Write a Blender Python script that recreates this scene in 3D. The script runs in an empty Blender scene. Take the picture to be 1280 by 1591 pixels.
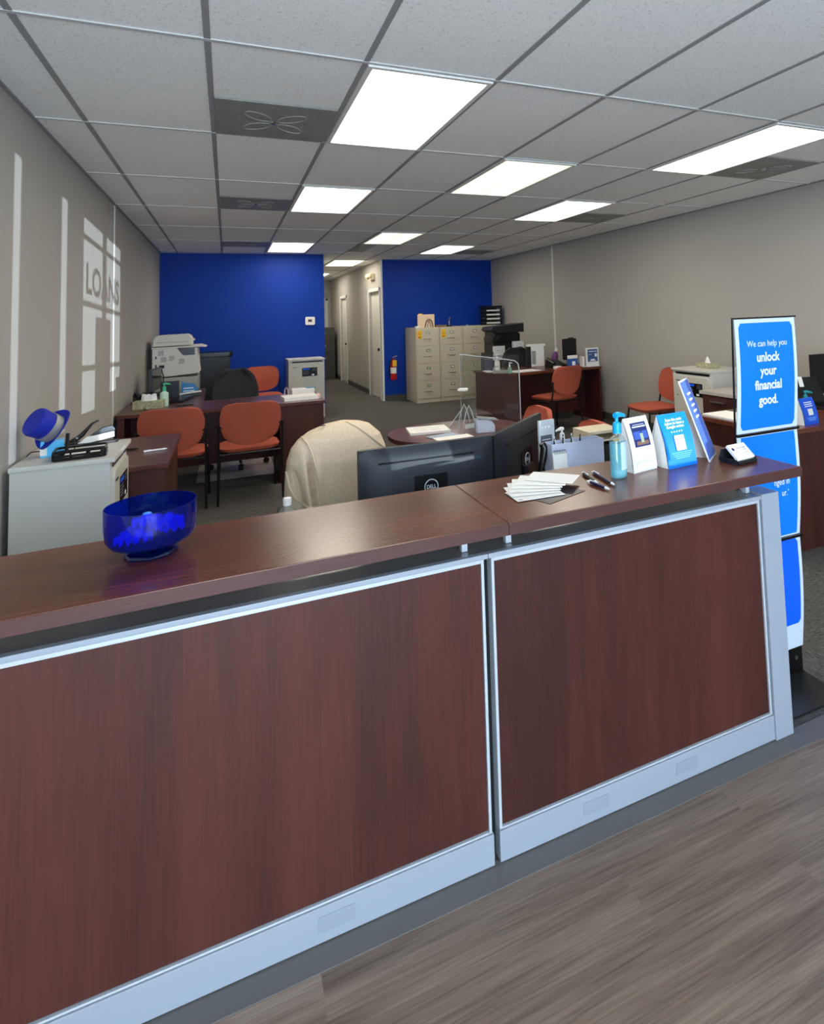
import bpy, bmesh, math, random
from mathutils import Vector, Matrix
random.seed(7)
C = bpy.context.scene.collection
PI = math.pi
H = 2.605
# ------------------------------------------------------------------ camera
cam_d = bpy.data.cameras.new('camera'); cam = bpy.data.objects.new('camera', cam_d); C.objects.link(cam)
right = Vector((0.912905, -0.406814, -0.033266)); down = Vector((-0.002966, 0.074887, -0.997188)); fwd = Vector((0.408161, 0.910436, 0.067158))
M = Matrix.Identity(4)
for i in range(3):
    M[i][0] = right[i]; M[i][1] = -down[i]; M[i][2] = -fwd[i]
M[0][3], M[1][3], M[2][3] = 0.6756, -2.4475, 1.5160
cam.matrix_world = M
cam_d.sensor_fit = 'AUTO'; cam_d.sensor_width = 36
cam_d.lens = 922.39 / 1591 * 36
cam_d.shift_x = (640 - 764.81) / 1591; cam_d.shift_y = (426.39 - 795.5) / 1591
cam_d.clip_start = .02
bpy.context.scene.camera = cam
# ------------------------------------------------------------------ view and light
vs = bpy.context.scene.view_settings
vs.view_transform = 'Standard'; vs.look = 'None'; vs.gamma = 1; vs.use_curve_mapping = False; vs.exposure = 0.32
LIGHT = 30.0; SKY = 15.0; SUN = 4.6
W = bpy.data.worlds.new('sky'); bpy.context.scene.world = W; W.use_nodes = True
bg = W.node_tree.nodes['Background']; bg.inputs[0].default_value = (.70, .84, 1.0, 1); bg.inputs[1].default_value = SKY
sl = bpy.data.lights.new('sun', 'SUN'); sl.energy = SUN; sl.angle = math.radians(.12); sl.color = (.80, .90, 1.0)
so = bpy.data.objects.new('sun', sl); C.objects.link(so); so.location = (6, -9, 3)
so.rotation_euler = Vector((-.475, .88, -.035)).to_track_quat('-Z', 'Y').to_euler()
pl = bpy.data.lights.new('window_portal', 'AREA'); pl.shape = 'RECTANGLE'; pl.size = 5.7; pl.size_y = 2.5
po = bpy.data.objects.new('window_portal', pl); C.objects.link(po); po.location = (2.64, -4.72, 1.3)
po.rotation_euler = Vector((0, 1, 0)).to_track_quat('-Z', 'Z').to_euler(); pl.cycles.is_portal = True

# ------------------------------------------------------------------ materials
def s2l(c): return tuple(((v/255)/12.92 if v/255 <= .04045 else ((v/255+.055)/1.055)**2.4) for v in c)
MATS = {}
def mat(name, col, rough=.5, metal=0, spec=.5, alpha=None, bump=None, var=None, coat=0, trans=0, emit=0, ior=1.45):
    """bump=(scale,strength)  var=(scale,amount)"""
    if name in MATS: return MATS[name]
    m = bpy.data.materials.new(name); m.use_nodes = True; n = m.node_tree.nodes; l = m.node_tree.links
    b = n['Principled BSDF']; c = (*s2l(col), 1)
    b.inputs['Base Color'].default_value = c; b.inputs['Roughness'].default_value = rough; b.inputs['Metallic'].default_value = metal
    b.inputs['Specular IOR Level'].default_value = spec; b.inputs['Coat Weight'].default_value = coat
    b.inputs['Transmission Weight'].default_value = trans; b.inputs['IOR'].default_value = ior
    if emit: b.inputs['Emission Color'].default_value = c; b.inputs['Emission Strength'].default_value = emit
    tc = n.new('ShaderNodeTexCoord')
    if var:
        t = n.new('ShaderNodeTexNoise'); t.inputs['Scale'].default_value = var[0]; t.inputs['Detail'].default_value = 4
        l.new(tc.outputs['Object'], t.inputs['Vector'])
        r = n.new('ShaderNodeMapRange'); r.inputs['From Min'].default_value = .3; r.inputs['From Max'].default_value = .7
        r.inputs['To Min'].default_value = 1-var[1]; r.inputs['To Max'].default_value = 1+var[1]; l.new(t.outputs['Fac'], r.inputs['Value'])
        x = n.new('ShaderNodeVectorMath'); x.operation = 'SCALE'; x.inputs[0].default_value = c[:3]; l.new(r.outputs['Result'], x.inputs['Scale'])
        l.new(x.outputs['Vector'], b.inputs['Base Color'])
    if bump:
        t = n.new('ShaderNodeTexNoise'); t.inputs['Scale'].default_value = bump[0]; t.inputs['Detail'].default_value = 3
        l.new(tc.outputs['Object'], t.inputs['Vector'])
        bp = n.new('ShaderNodeBump'); bp.inputs['Strength'].default_value = bump[1]; bp.inputs['Distance'].default_value = .002
        l.new(t.outputs['Fac'], bp.inputs['Height']); l.new(bp.outputs['Normal'], b.inputs['Normal'])
    MATS[name] = m; return m

def wood(name, ca, cb, axis, rough=.3, s=1.0, spec=.5):
    m = bpy.data.materials.new(name); m.use_nodes = True; n = m.node_tree.nodes; l = m.node_tree.links; b = n['Principled BSDF']
    tc = n.new('ShaderNodeTexCoord'); facs = []
    for k, (lo, hi, dt) in enumerate(((1.2, 14, 3), (7, 240, 2), (.35, 3.2, 1))):
        mp = n.new('ShaderNodeMapping'); sc = [hi*s]*3; sc[axis] = lo*s; mp.inputs['Scale'].default_value = sc
        mp.inputs['Location'].default_value = (k*3.1, k*1.7, k*2.3)
        t = n.new('ShaderNodeTexNoise'); t.inputs['Scale'].default_value = 1; t.inputs['Detail'].default_value = dt; t.inputs['Distortion'].default_value = .15
        l.new(tc.outputs['Object'], mp.inputs[0]); l.new(mp.outputs[0], t.inputs['Vector']); facs.append(t.outputs['Fac'])
    a = n.new('ShaderNodeMix'); a.inputs[0].default_value = .5; l.new(facs[0], a.inputs[2]); l.new(facs[1], a.inputs[3])
    c = n.new('ShaderNodeMix'); c.inputs[0].default_value = .38; l.new(a.outputs[0], c.inputs[2]); l.new(facs[2], c.inputs[3])
    r = n.new('ShaderNodeValToRGB'); r.color_ramp.elements[0].position = .38; r.color_ramp.elements[1].position = .62
    r.color_ramp.elements[0].color = (*s2l(ca), 1); r.color_ramp.elements[1].color = (*s2l(cb), 1)
    l.new(c.outputs[0], r.inputs[0]); l.new(r.outputs[0], b.inputs['Base Color'])
    b.inputs['Roughness'].default_value = rough; b.inputs['Specular IOR Level'].default_value = spec
    return m
cherry_v = wood('cherry_panel', (58, 27, 23), (82, 41, 34), 2, .5, spec=.3)
cherry_h = wood('cherry_top', (78, 37, 25), (114, 62, 41), 0, .26, spec=.42)
cherry_y = wood('cherry_top_deep', (70, 34, 32), (100, 52, 44), 1, .28)
cherry_d = wood('dark_cherry', (54, 20, 19), (80, 32, 29), 2, .35)

def glassy(name, col, tint=.9, gloss=.12, rough=.02, cloudy=0):
    """clear sheet material: mix of transparent and glossy by Fresnel, lets daylight through"""
    m = bpy.data.materials.new(name); m.use_nodes = True; n = m.node_tree.nodes; l = m.node_tree.links
    n.remove(n['Principled BSDF']); o = n['Material Output']
    t = n.new('ShaderNodeBsdfTransparent'); t.inputs[0].default_value = (*col, 1)
    g = n.new('ShaderNodeBsdfGlossy'); g.inputs['Roughness'].default_value = rough
    lw = n.new('ShaderNodeLayerWeight'); lw.inputs[0].default_value = .5
    pw = n.new('ShaderNodeMath'); pw.operation = 'POWER'; pw.inputs[1].default_value = 4; l.new(lw.outputs['Facing'], pw.inputs[0])
    sc = n.new('ShaderNodeMath'); sc.operation = 'MULTIPLY_ADD'; sc.inputs[1].default_value = .55; sc.inputs[2].default_value = .04+gloss; l.new(pw.outputs[0], sc.inputs[0])
    x = n.new('ShaderNodeMixShader'); l.new(sc.outputs[0], x.inputs[0]); l.new(t.outputs[0], x.inputs[1]); l.new(g.outputs[0], x.inputs[2])
    out = x
    if cloudy:
        df = n.new('ShaderNodeBsdfTranslucent'); df.inputs[0].default_value = (*col, 1); dd = n.new('ShaderNodeBsdfDiffuse'); dd.inputs[0].default_value = (*col, 1)
        m1 = n.new('ShaderNodeMixShader'); l.new(df.outputs[0], m1.inputs[1]); l.new(dd.outputs[0], m1.inputs[2])
        out = n.new('ShaderNodeMixShader'); out.inputs[0].default_value = cloudy; l.new(x.outputs[0], out.inputs[1]); l.new(m1.outputs[0], out.inputs[2])
    l.new(out.outputs[0], o.inputs[0]); return m
acrylic = glassy('clear_acrylic', (.93, .95, .95), gloss=.02)
acrylic_edge = mat('acrylic_edge', (168, 174, 178), .2)
window_glass = glassy('window_glass', (.95, .97, .97), gloss=0)
blue_glass = glassy('blue_plastic', (.05, .15, .86), gloss=.01, cloudy=.05)
bottle_clear = glassy('clear_bottle', (.95, .98, .985), gloss=.02, cloudy=.05)
gel_blue = glassy('blue_gel', (.35, .85, .97), gloss=.0, cloudy=.45)
gel_green = glassy('green_gel', (.6, .88, .78), gloss=.0, cloudy=.4)

wall_m = mat('greige_paint', (174, 170, 164), .75, var=(1.3, .02), bump=(160, .12))
blue_m = mat('blue_paint', (0, 54, 156), .55, spec=.25, bump=(160, .1))
white_trim = mat('white_trim', (222, 222, 218), .45)
base_m = mat('baseboard_vinyl', (74, 72, 70), .6)
silver = mat('satin_silver', (152, 160, 172), .38, metal=.0, spec=.6)
alu = mat('brushed_aluminium', (196, 202, 210), .3, metal=.2)
capm = mat('grey_cap', (128, 128, 128), .22, metal=.2)
chrome = mat('chrome', (200, 200, 200), .18, metal=1)
black_p = mat('black_plastic', (22, 22, 24), .4)
black_m = mat('black_metal', (18, 18, 19), .35)
black_s = mat('black_satin', (12, 12, 14), .25)
dark_gap = mat('shadow_black', (8, 8, 9), .8)
mon_m = mat('monitor_shell', (20, 24, 32), .52, spec=.5)
orange = mat('rust_fabric', (176, 84, 62), .85, bump=(700, .5), var=(260, .10))
char = mat('charcoal_fabric', (44, 46, 47), .9, bump=(600, .4))
beige = mat('oatmeal_knit', (214, 194, 168), .95, bump=(260, 1.0), var=(150, .10))
cab_m = mat('putty_metal', (196, 188, 166), .5)
offw = mat('off_white_laminate', (205, 203, 196), .45)
grey_l = mat('light_grey_plastic', (228, 224, 214), .5)
grey_p = mat('mid_grey_plastic', (150, 150, 148), .5)
paper = mat('white_paper', (236, 234, 230), .7)
cream = mat('cream_folder', (226, 200, 172), .75)
blue_card = mat('bright_blue_print', (0, 122, 240), .35)
blue_deep = mat('royal_blue_print', (0, 96, 255), .35)
navy = mat('navy_plastic', (20, 24, 70), .3)
navy_print = mat('navy_print', (40, 50, 110), .4)
ink = mat('grey_ink', (120, 125, 140), .6)
ink_w = mat('white_ink', (238, 242, 248), .5)
yellow = mat('yellow_sticker', (246, 190, 40), .5)
red = mat('red_enamel', (190, 22, 22), .3)
cyan_p = mat('cyan_plastic', (20, 170, 225), .3)
green_p = mat('green_pump', (70, 180, 130), .4)
purple = mat('purple_plastic', (110, 50, 110), .4)
glass_face = mat('dark_screen', (10, 11, 14), .12)
blue_felt = mat('blue_glitter_felt', (8, 36, 170), .6, bump=(900, .8), var=(500, .35))
silver_band = mat('silver_sequin', (190, 186, 176), .35, metal=.6, bump=(300, 1.0))
green_box = mat('leafy_box_print', (168, 166, 132), .6, var=(60, .4))
beige_p = mat('almond_plastic', (215, 200, 165), .45)

def ceiling_mat():
    m = bpy.data.materials.new('ceiling_tile'); m.use_nodes = True; n = m.node_tree.nodes; l = m.node_tree.links; b = n['Principled BSDF']
    b.inputs['Roughness'].default_value = .9; b.inputs['Specular IOR Level'].default_value = .2
    tc = n.new('ShaderNodeTexCoord'); t = n.new('ShaderNodeTexNoise'); t.inputs['Scale'].default_value = 130; t.inputs['Detail'].default_value = 2
    l.new(tc.outputs['Object'], t.inputs['Vector'])
    r = n.new('ShaderNodeValToRGB'); r.color_ramp.elements[0].position = .30; r.color_ramp.elements[1].position = .42
    r.color_ramp.elements[0].color = (*s2l((214, 214, 213)), 1); r.color_ramp.elements[1].color = (*s2l((248, 248, 246)), 1)
    l.new(t.outputs['Fac'], r.inputs[0]); l.new(r.outputs[0], b.inputs['Base Color'])
    bp = n.new('ShaderNodeBump'); bp.inputs['Strength'].default_value = .25; bp.inputs['Distance'].default_value = .002
    l.new(t.outputs['Fac'], bp.inputs['Height']); l.new(bp.outputs[0], b.inputs['Normal'])
    return m
def carpet_mat():
    m = bpy.data.materials.new('carpet_tile'); m.use_nodes = True; n = m.node_tree.nodes; l = m.node_tree.links; b = n['Principled BSDF']
    b.inputs['Roughness'].default_value = .95; b.inputs['Specular IOR Level'].default_value = .1
    tc = n.new('ShaderNodeTexCoord'); o = []
    for sc in ((22, 300, 1), (300, 22, 1)):
        mp = n.new('ShaderNodeMapping'); mp.inputs['Scale'].default_value = sc; l.new(tc.outputs['Object'], mp.inputs[0])
        t = n.new('ShaderNodeTexNoise'); t.inputs['Scale'].default_value = 1; t.inputs['Detail'].default_value = 3; l.new(mp.outputs[0], t.inputs['Vector']); o.append(t)
    ck = n.new('ShaderNodeTexChecker'); ck.inputs['Scale'].default_value = 1/.6096
    mp = n.new('ShaderNodeMapping'); mp.inputs['Location'].default_value = (.013, .017, .3); l.new(tc.outputs['Object'], mp.inputs[0]); l.new(mp.outputs[0], ck.inputs['Vector'])
    x = n.new('ShaderNodeMix'); l.new(ck.outputs['Fac'], x.inputs[0]); l.new(o[0].outputs['Fac'], x.inputs[2]); l.new(o[1].outputs['Fac'], x.inputs[3])
    r = n.new('ShaderNodeValToRGB'); r.color_ramp.elements[0].position = .35; r.color_ramp.elements[1].position = .68
    r.color_ramp.elements[0].color = (*s2l((60, 58, 56)), 1); r.color_ramp.elements[1].color = (*s2l((112, 108, 104)), 1)
    l.new(x.outputs[0], r.inputs[0]); l.new(r.outputs[0], b.inputs['Base Color'])
    bp = n.new('ShaderNodeBump'); bp.inputs['Strength'].default_value = .5; bp.inputs['Distance'].default_value = .004
    l.new(x.outputs[0], bp.inputs['Height']); l.new(bp.outputs[0], b.inputs['Normal'])
    return m
def plank_mat():
    m = bpy.data.materials.new('vinyl_plank'); m.use_nodes = True; n = m.node_tree.nodes; l = m.node_tree.links; b = n['Principled BSDF']
    b.inputs['Roughness'].default_value = .42; b.inputs['Specular IOR Level'].default_value = .35
    tc = n.new('ShaderNodeTexCoord')
    br = n.new('ShaderNodeTexBrick'); br.inputs['Scale'].default_value = 1; br.inputs['Brick Width'].default_value = 1.22; br.inputs['Row Height'].default_value = .182
    br.inputs['Mortar Size'].default_value = .0006; br.offset = .37; br.inputs['Color1'].default_value = (0, 0, 0, 1); br.inputs['Color2'].default_value = (1, 1, 1, 1)
    br.inputs['Mortar'].default_value = (.3, .3, .3, 1)
    mp0 = n.new('ShaderNodeMapping'); mp0.inputs['Location'].default_value = (.35, .10, 0); l.new(tc.outputs['Object'], mp0.inputs[0]); l.new(mp0.outputs[0], br.inputs['Vector'])
    fs = []
    for lo, hi in ((1.5, 26), (6, 190)):
        mp = n.new('ShaderNodeMapping'); mp.inputs['Scale'].default_value = (lo, hi, 1); l.new(tc.outputs['Object'], mp.inputs[0])
        sh = n.new('ShaderNodeVectorMath'); sh.operation = 'ADD'; l.new(mp.outputs[0], sh.inputs[0])
        ml = n.new('ShaderNodeVectorMath'); ml.operation = 'SCALE'; ml.inputs['Scale'].default_value = 7; l.new(br.outputs['Color'], ml.inputs[0]); l.new(ml.outputs[0], sh.inputs[1])
        t = n.new('ShaderNodeTexNoise'); t.inputs['Scale'].default_value = 1; t.inputs['Detail'].default_value = 4; t.inputs['Distortion'].default_value = .4; l.new(sh.outputs[0], t.inputs['Vector']); fs.append(t)
    x = n.new('ShaderNodeMix'); x.inputs[0].default_value = .45; l.new(fs[0].outputs['Fac'], x.inputs[2]); l.new(fs[1].outputs['Fac'], x.inputs[3])
    r = n.new('ShaderNodeValToRGB'); e = r.color_ramp.elements; e[0].position = .34; e[1].position = .66
    e[0].color = (*s2l((106, 88, 76)), 1); e[1].color = (*s2l((158, 138, 122)), 1)
    l.new(x.outputs[0], r.inputs[0])
    v = n.new('ShaderNodeMix'); v.data_type = 'RGBA'; v.blend_type = 'MULTIPLY'; v.inputs[0].default_value = .12
    l.new(r.outputs[0], v.inputs[6]); l.new(br.outputs['Color'], v.inputs[7]); l.new(v.outputs[2], b.inputs['Base Color'])
    return m
def lamp_mat(name, strength, band):
    m = bpy.data.materials.new(name); m.use_nodes = True; n = m.node_tree.nodes; l = m.node_tree.links; b = n['Principled BSDF']
    b.inputs['Base Color'].default_value = (.9, .88, .8, 1); b.inputs['Emission Color'].default_value = (1.0, .93, .78, 1)
    tc = n.new('ShaderNodeTexCoord'); sx = n.new('ShaderNodeSeparateXYZ'); l.new(tc.outputs['Object'], sx.inputs[0])
    def mth(op, a, b_=None):
        q = n.new('ShaderNodeMath'); q.operation = op
        for k, v in enumerate((a, b_)):
            if v is None: continue
            if isinstance(v, (int, float)): q.inputs[k].default_value = v
            else: l.new(v, q.inputs[k])
        return q.outputs[0]
    # two tubes behind the diffuser: dimmer between them and towards the edges
    c = mth('COSINE', mth('MULTIPLY', sx.outputs['X'], 2*PI/.30)); tube = mth('SUBTRACT', 1, mth('MULTIPLY', c, band))
    ex = mth('SUBTRACT', 1, mth('POWER', mth('ABSOLUTE', mth('DIVIDE', sx.outputs['X'], .285)), 4)); ey = mth('SUBTRACT', 1, mth('POWER', mth('ABSOLUTE', mth('DIVIDE', sx.outputs['Y'], .60)), 8))
    k = mth('MAXIMUM', mth('MULTIPLY', mth('MULTIPLY', tube, ex), ey), 0)
    l.new(mth('ADD', mth('MULTIPLY', k, strength), .75), b.inputs['Emission Strength']); return m
lamp_full = lamp_mat('lamp_diffuser', LIGHT*.36, .10)
lamp_dim = lamp_mat('lamp_diffuser_dim', .32, .8)

# ------------------------------------------------------------------ mesh helpers
SPLIT = {'side_panel', 'riser', 'cross_bar', 'side_wall', 'drawer', 'mast', 'vent_slot', 'cap_rail', 'stand_frame', 'foot', 'kick', 'arch', 'body_leg', 'screw'}
class MB:
    def __init__(s): s.bm = bmesh.new()
    def _bev(s, vs, bev, seg=2):
        if bev > 0:
            es = set(e for v in vs for e in v.link_edges)
            bmesh.ops.bevel(s.bm, geom=list(es), offset=bev, segments=seg, affect='EDGES', profile=.5, clamp_overlap=True)
    def box(s, x0, x1, y0, y1, z0, z1, bev=0, M=None, seg=2):
        r = bmesh.ops.create_cube(s.bm, size=1)['verts']
        for v in r:
            v.co = Vector((x0+(v.co.x+.5)*(x1-x0), y0+(v.co.y+.5)*(y1-y0), z0+(v.co.z+.5)*(z1-z0)))
            if M: v.co = M @ v.co
        s._bev(r, bev, seg); return s
    def prism(s, pts, z0, z1, bev=0, M=None, axis=2, seg=2):
        def P(x, y, z):
            v = Vector((x, y, z)) if axis == 2 else (Vector((x, z, y)) if axis == 1 else Vector((z, x, y)))
            return M @ v if M else v
        a = [s.bm.verts.new(P(x, y, z0)) for x, y in pts]; b = [s.bm.verts.new(P(x, y, z1)) for x, y in pts]; n = len(pts)
        s.bm.faces.new(a[::-1]); s.bm.faces.new(b)
        for i in range(n): s.bm.faces.new((a[i], a[(i+1) % n], b[(i+1) % n], b[i]))
        if bev:
            es = [e for v in a+b for e in v.link_edges if ((e.verts[0] in a) == (e.verts[1] in a))]
            bmesh.ops.bevel(s.bm, geom=list(set(es)), offset=bev, segments=seg, affect='EDGES', profile=.5, clamp_overlap=True)
        return s
    def rbox(s, x0, x1, y0, y1, z0, z1, r, bev=0, M=None, axis=2, n=5):
        return s.prism(rrect(x0, x1, y0, y1, r, n), z0, z1, bev, M, axis)
    def cyl(s, p0, p1, r0, r1=None, n=16):
        return s.tube([p0, p1], [r0, r0 if r1 is None else r1], n)
    def tube(s, path, r, n=10, cap=True):
        path = [Vector(p) for p in path]; rs = r if isinstance(r, (list, tuple)) else [r]*len(path); rings = []
        up = None
        for i, p in enumerate(path):
            t = (path[min(i+1, len(path)-1)]-path[max(i-1, 0)]).normalized()
            if up is None: up = t.orthogonal().normalized()
            up = (up-t*up.dot(t)).normalized(); w = t.cross(up)
            rings.append([s.bm.verts.new(p+(up*math.cos(a)+w*math.sin(a))*rs[i]) for a in [2*PI*k/n for k in range(n)]])
        for a, b in zip(rings, rings[1:]):
            for k in range(n): s.bm.faces.new((a[k], a[(k+1) % n], b[(k+1) % n], b[k]))
        if cap: s.bm.faces.new(rings[0][::-1]); s.bm.faces.new(rings[-1])
        return s
    def lathe(s, prof, c=(0, 0, 0), n=32, sx=1, sy=1, M=None):
        rings = []
        for r, z in prof:
            ring = []
            for k in range(n):
                a = 2*PI*k/n; v = Vector((c[0]+r*sx*math.cos(a), c[1]+r*sy*math.sin(a), c[2]+z)); ring.append(s.bm.verts.new(M @ v if M else v))
            rings.append(ring)
        for a, b in zip(rings, rings[1:]):
            for k in range(n): s.bm.faces.new((a[k], a[(k+1) % n], b[(k+1) % n], b[k]))
        if prof[0][0] > 0: s.bm.faces.new(rings[0][::-1])
        if prof[-1][0] > 0: s.bm.faces.new(rings[-1])
        bmesh.ops.remove_doubles(s.bm, verts=[v for ri in rings for v in ri], dist=1e-6)
        return s
    def grid(s, fn, nu, nv, th=0, closed=False, push=None):
        """surface fn(u,v) in 0..1; th gives a second skin offset along the normal"""
        def mk(off):
            g = []
            for j in range(nv+1):
                row = []
                for i in range(nu+(0 if closed else 1)):
                    u, v = i/nu, j/nv; p = Vector(fn(u, v))
                    if off and push: p = p+Vector(push)
                    elif off:
                        e = 1e-3; du = Vector(fn(u+e, v))-Vector(fn(u-e, v)); dv = Vector(fn(u, min(v+e, 1)))-Vector(fn(u, max(v-e, 0)))
                        nn = du.cross(dv); nn = nn.normalized() if nn.length > 1e-12 else Vector((0, 0, 1)); p = p+nn*off
                    row.append(s.bm.verts.new(p))
                g.append(row)
            return g
        def fc(g, flip):
            w = len(g[0])
            for j in range(len(g)-1):
                for i in range(w if closed else w-1):
                    q = (g[j][i], g[j][(i+1) % w], g[j+1][(i+1) % w], g[j+1][i]); s.bm.faces.new(q[::-1] if flip else q)
        a = mk(0); fc(a, th > 0)
        if th:
            b = mk(th); fc(b, th < 0)
            if not closed:
                loop = lambda g: [r for r in g[0]]+[g[j][-1] for j in range(1, len(g))]+g[-1][-2::-1]+[g[j][0] for j in range(len(g)-2, 0, -1)]
                la, lb = loop(a), loop(b); n = len(la)
                for i in range(n): s.bm.faces.new((la[i], la[(i+1) % n], lb[(i+1) % n], lb[i]))
            else:
                for j in (0, -1):
                    w = len(a[j])
                    for i in range(w): s.bm.faces.new((a[j][i], a[j][(i+1) % w], b[j][(i+1) % w], b[j][i]))
        return s
    def build(s, name, m, parent=None, subsurf=0, ang=38):
        if name in SPLIT and parent is not None:
            isl = []; seen = set()
            for v in s.bm.verts:
                if v in seen: continue
                st_, cur = [v], []; seen.add(v)
                while st_:
                    w = st_.pop(); cur.append(w)
                    for e in w.link_edges:
                        q = e.other_vert(w)
                        if q not in seen: seen.add(q); st_.append(q)
                isl.append(cur)
            if len(isl) > 1:
                for cur in isl:
                    nb = MB(); mp = {v: nb.bm.verts.new(v.co) for v in cur}
                    for f in set(f for v in cur for f in v.link_faces): nb.bm.faces.new([mp[v] for v in f.verts])
                    r = nb.build(name, m, parent, subsurf, ang)
                s.bm.free(); return r
        bmesh.ops.recalc_face_normals(s.bm, faces=s.bm.faces)
        me = bpy.data.meshes.new(name); s.bm.to_mesh(me); s.bm.free()
        for p in me.polygons: p.use_smooth = True
        me.set_sharp_from_angle(angle=math.radians(ang))
        me.materials.append(m); o = bpy.data.objects.new(name, me); C.objects.link(o)
        if parent: o.parent = parent
        if not subsurf and len(me.polygons) < 4000:
            wn = o.modifiers.new('wn', 'WEIGHTED_NORMAL'); wn.keep_sharp = True
        if subsurf:
            md = o.modifiers.new('sub', 'SUBSURF'); md.levels = subsurf; md.render_levels = subsurf
        return o
def rrect(x0, x1, y0, y1, r, n=5):
    r = min(r, (x1-x0)/2-1e-5, (y1-y0)/2-1e-5); o = []
    for cx, cy, a0 in ((x1-r, y1-r, 0), (x0+r, y1-r, PI/2), (x0+r, y0+r, PI), (x1-r, y0+r, 1.5*PI)):
        for k in range(n+1): a = a0+PI/2*k/n; o.append((cx+r*math.cos(a), cy+r*math.sin(a)))
    return o
def B(name, m, parent, *a, **k): return MB().box(*a, **k).build(name, m, parent)
def thing(name, label, cat, loc=(0, 0, 0), rz=0, group=None):
    o = bpy.data.objects.new(name, None); C.objects.link(o); o.location = loc; o.rotation_euler = (0, 0, rz); o.empty_display_size = .05
    o['label'] = label; o['category'] = cat
    if group: o['group'] = group
    return o
def tag(o, label, cat, group=None):
    o['label'] = label; o['category'] = cat
    if group: o['group'] = group
    return o
def struct(o): o['kind'] = 'structure'; return o
def dup(root, label, loc, rz=0, group=None):
    r = root.copy(); C.objects.link(r); r.location = loc; r.rotation_euler = (0, 0, rz); r['label'] = label
    if group: r['group'] = group
    for ch in list(root.children):
        c = ch.copy(); C.objects.link(c); c.parent = r
        for g in list(ch.children):
            d = g.copy(); C.objects.link(d); d.parent = c
    return r
def text(name, body, m, parent, size, M, bold=0, align='CENTER', ext=.0002, xs=1.0):
    cu = bpy.data.curves.new(name, 'FONT'); cu.body = body; cu.size = size; cu.align_x = align; cu.offset = bold; cu.extrude = ext; cu.resolution_u = 3
    t = bpy.data.objects.new(name+'_curve', cu); C.objects.link(t); bpy.context.view_layer.update()
    me = bpy.data.meshes.new_from_object(t.evaluated_get(bpy.context.evaluated_depsgraph_get())); bpy.data.objects.remove(t)
    me.transform(M @ Matrix.Diagonal((xs, 1, 1, 1))); me.materials.clear(); me.materials.append(m)
    o = bpy.data.objects.new(name, me); C.objects.link(o); o.parent = parent; return o
def T(x, y, z): return Matrix.Translation((x, y, z))
def R(a, ax): return Matrix.Rotation(a, 4, ax)
UP = R(PI/2, 'X')     # text that stands upright and faces -y

# ------------------------------------------------------------------ room shell
XL, XR, YB1, YB2, HX0, HX1, YF, YE = -.24, 5.52, 7.63, 8.42, 2.14, 3.28, -4.62, 14.3
struct(B('floor', carpet_mat(), None, XL-.1, XR+.1, -.83, YE+.1, -.05, 0))
struct(B('floor', plank_mat(), None, XL-.1, XR+.1, YF-.1, -.905, -.05, 0))
struct(B('trim_1', mat('transition_strip', (102, 99, 97), .5), None, XL, XR, -.906, -.829, -.05, .003))
ce = struct(B('ceiling', ceiling_mat(), None, XL-.1, XR+.1, YF-.1, YE+.1, H, H+.05))
S = .6096
bars = MB()
for k in range(-1, 10):
    x = k*S
    if x > XL+.02 and x < XR: bars.box(x-.012, x+.012, YF, 7.63 if x < HX0 else (YE if x < HX1 else 8.42), H-.004, H+.001)
bars.build('grid_runner', mat('grid_runner_paint', (150, 150, 150), .6), ce)
bars = MB()
for k in range(-3, 12):
    y = k*2*S; x0 = XL if y < 7.63 else HX0; x1 = XR if y < 8.42 else HX1
    bars.box(x0, x1, y-.010, y+.010, H-.0055, H+.001)
bars.build('grid_tee', mat('grid_tee_paint', (196, 196, 194), .5), ce)
an = MB(); an.box(XL, XL+.02, YF, YB1, H-.006, H); an.box(XR-.02, XR, YF, YB2, H-.006, H); an.box(XL, HX0, YB1-.02, YB1, H-.006, H); an.box(HX1, XR, YB2-.02, YB2, H-.006, H)
an.build('wall_angle', mat('grid_runner_paint', (150, 150, 150)), ce)
struct(B('wall_left', wall_m, None, XL-.1, XL, YF-.1, YB1+.1, 0, H))
struct(B('wall_right', wall_m, None, XR, XR+.1, YF-.1, YB2+.1, 0, H))
struct(B('wall_blue_left', blue_m, None, XL, HX0, YB1, YB1+.1, 0, H))
struct(B('wall_blue_right', blue_m, None, HX1+.03, XR, YB2, YB2+.1, 0, H))
struct(B('wall_hall_left', wall_m, None, HX0-.1, HX0, YB1+.1, YE, 0, H))
struct(MB().box(HX1, HX1+.1, YB2+.001, 8.56, 0, H).box(HX1, HX1+.1, 8.56, 9.46, 2.03, H).box(HX1, HX1+.1, 9.46, 11.93, 0, H).box(HX1, HX1+.1, 11.93, 12.75, 2.03, H).box(HX1, HX1+.1, 12.75, YE, 0, H).build('wall_hall_right', wall_m))
struct(B('wall_hall_end', wall_m, None, HX0, HX1+.1, YE, YE+.1, 0, H))
struct(B('trim_2', white_trim, None, HX1-.004, HX1+.03, YB2-.006, YB2+.02, 0, H))            # corner guard
struct(B('trim_3', white_trim, None, XL, XL+.006, 3.70, 3.735, 0, H-.006))
struct(B('trim_4', white_trim, None, XR-.006, XR, 5.93, 5.975, 0, H-.006))
struct(B('baseboard_left', base_m, None, XL, XL+.008, YF, YB1, 0, .10))
struct(B('baseboard_right', base_m, None, XR-.008, XR, YF, YB2, 0, .10))
struct(B('baseboard_blue_left', base_m, None, XL+.01, HX0, YB1-.008, YB1, 0, .10))
struct(B('baseboard_blue_right', base_m, None, HX1+.04, XR-.01, YB2-.008, YB2, 0, .10))
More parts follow.
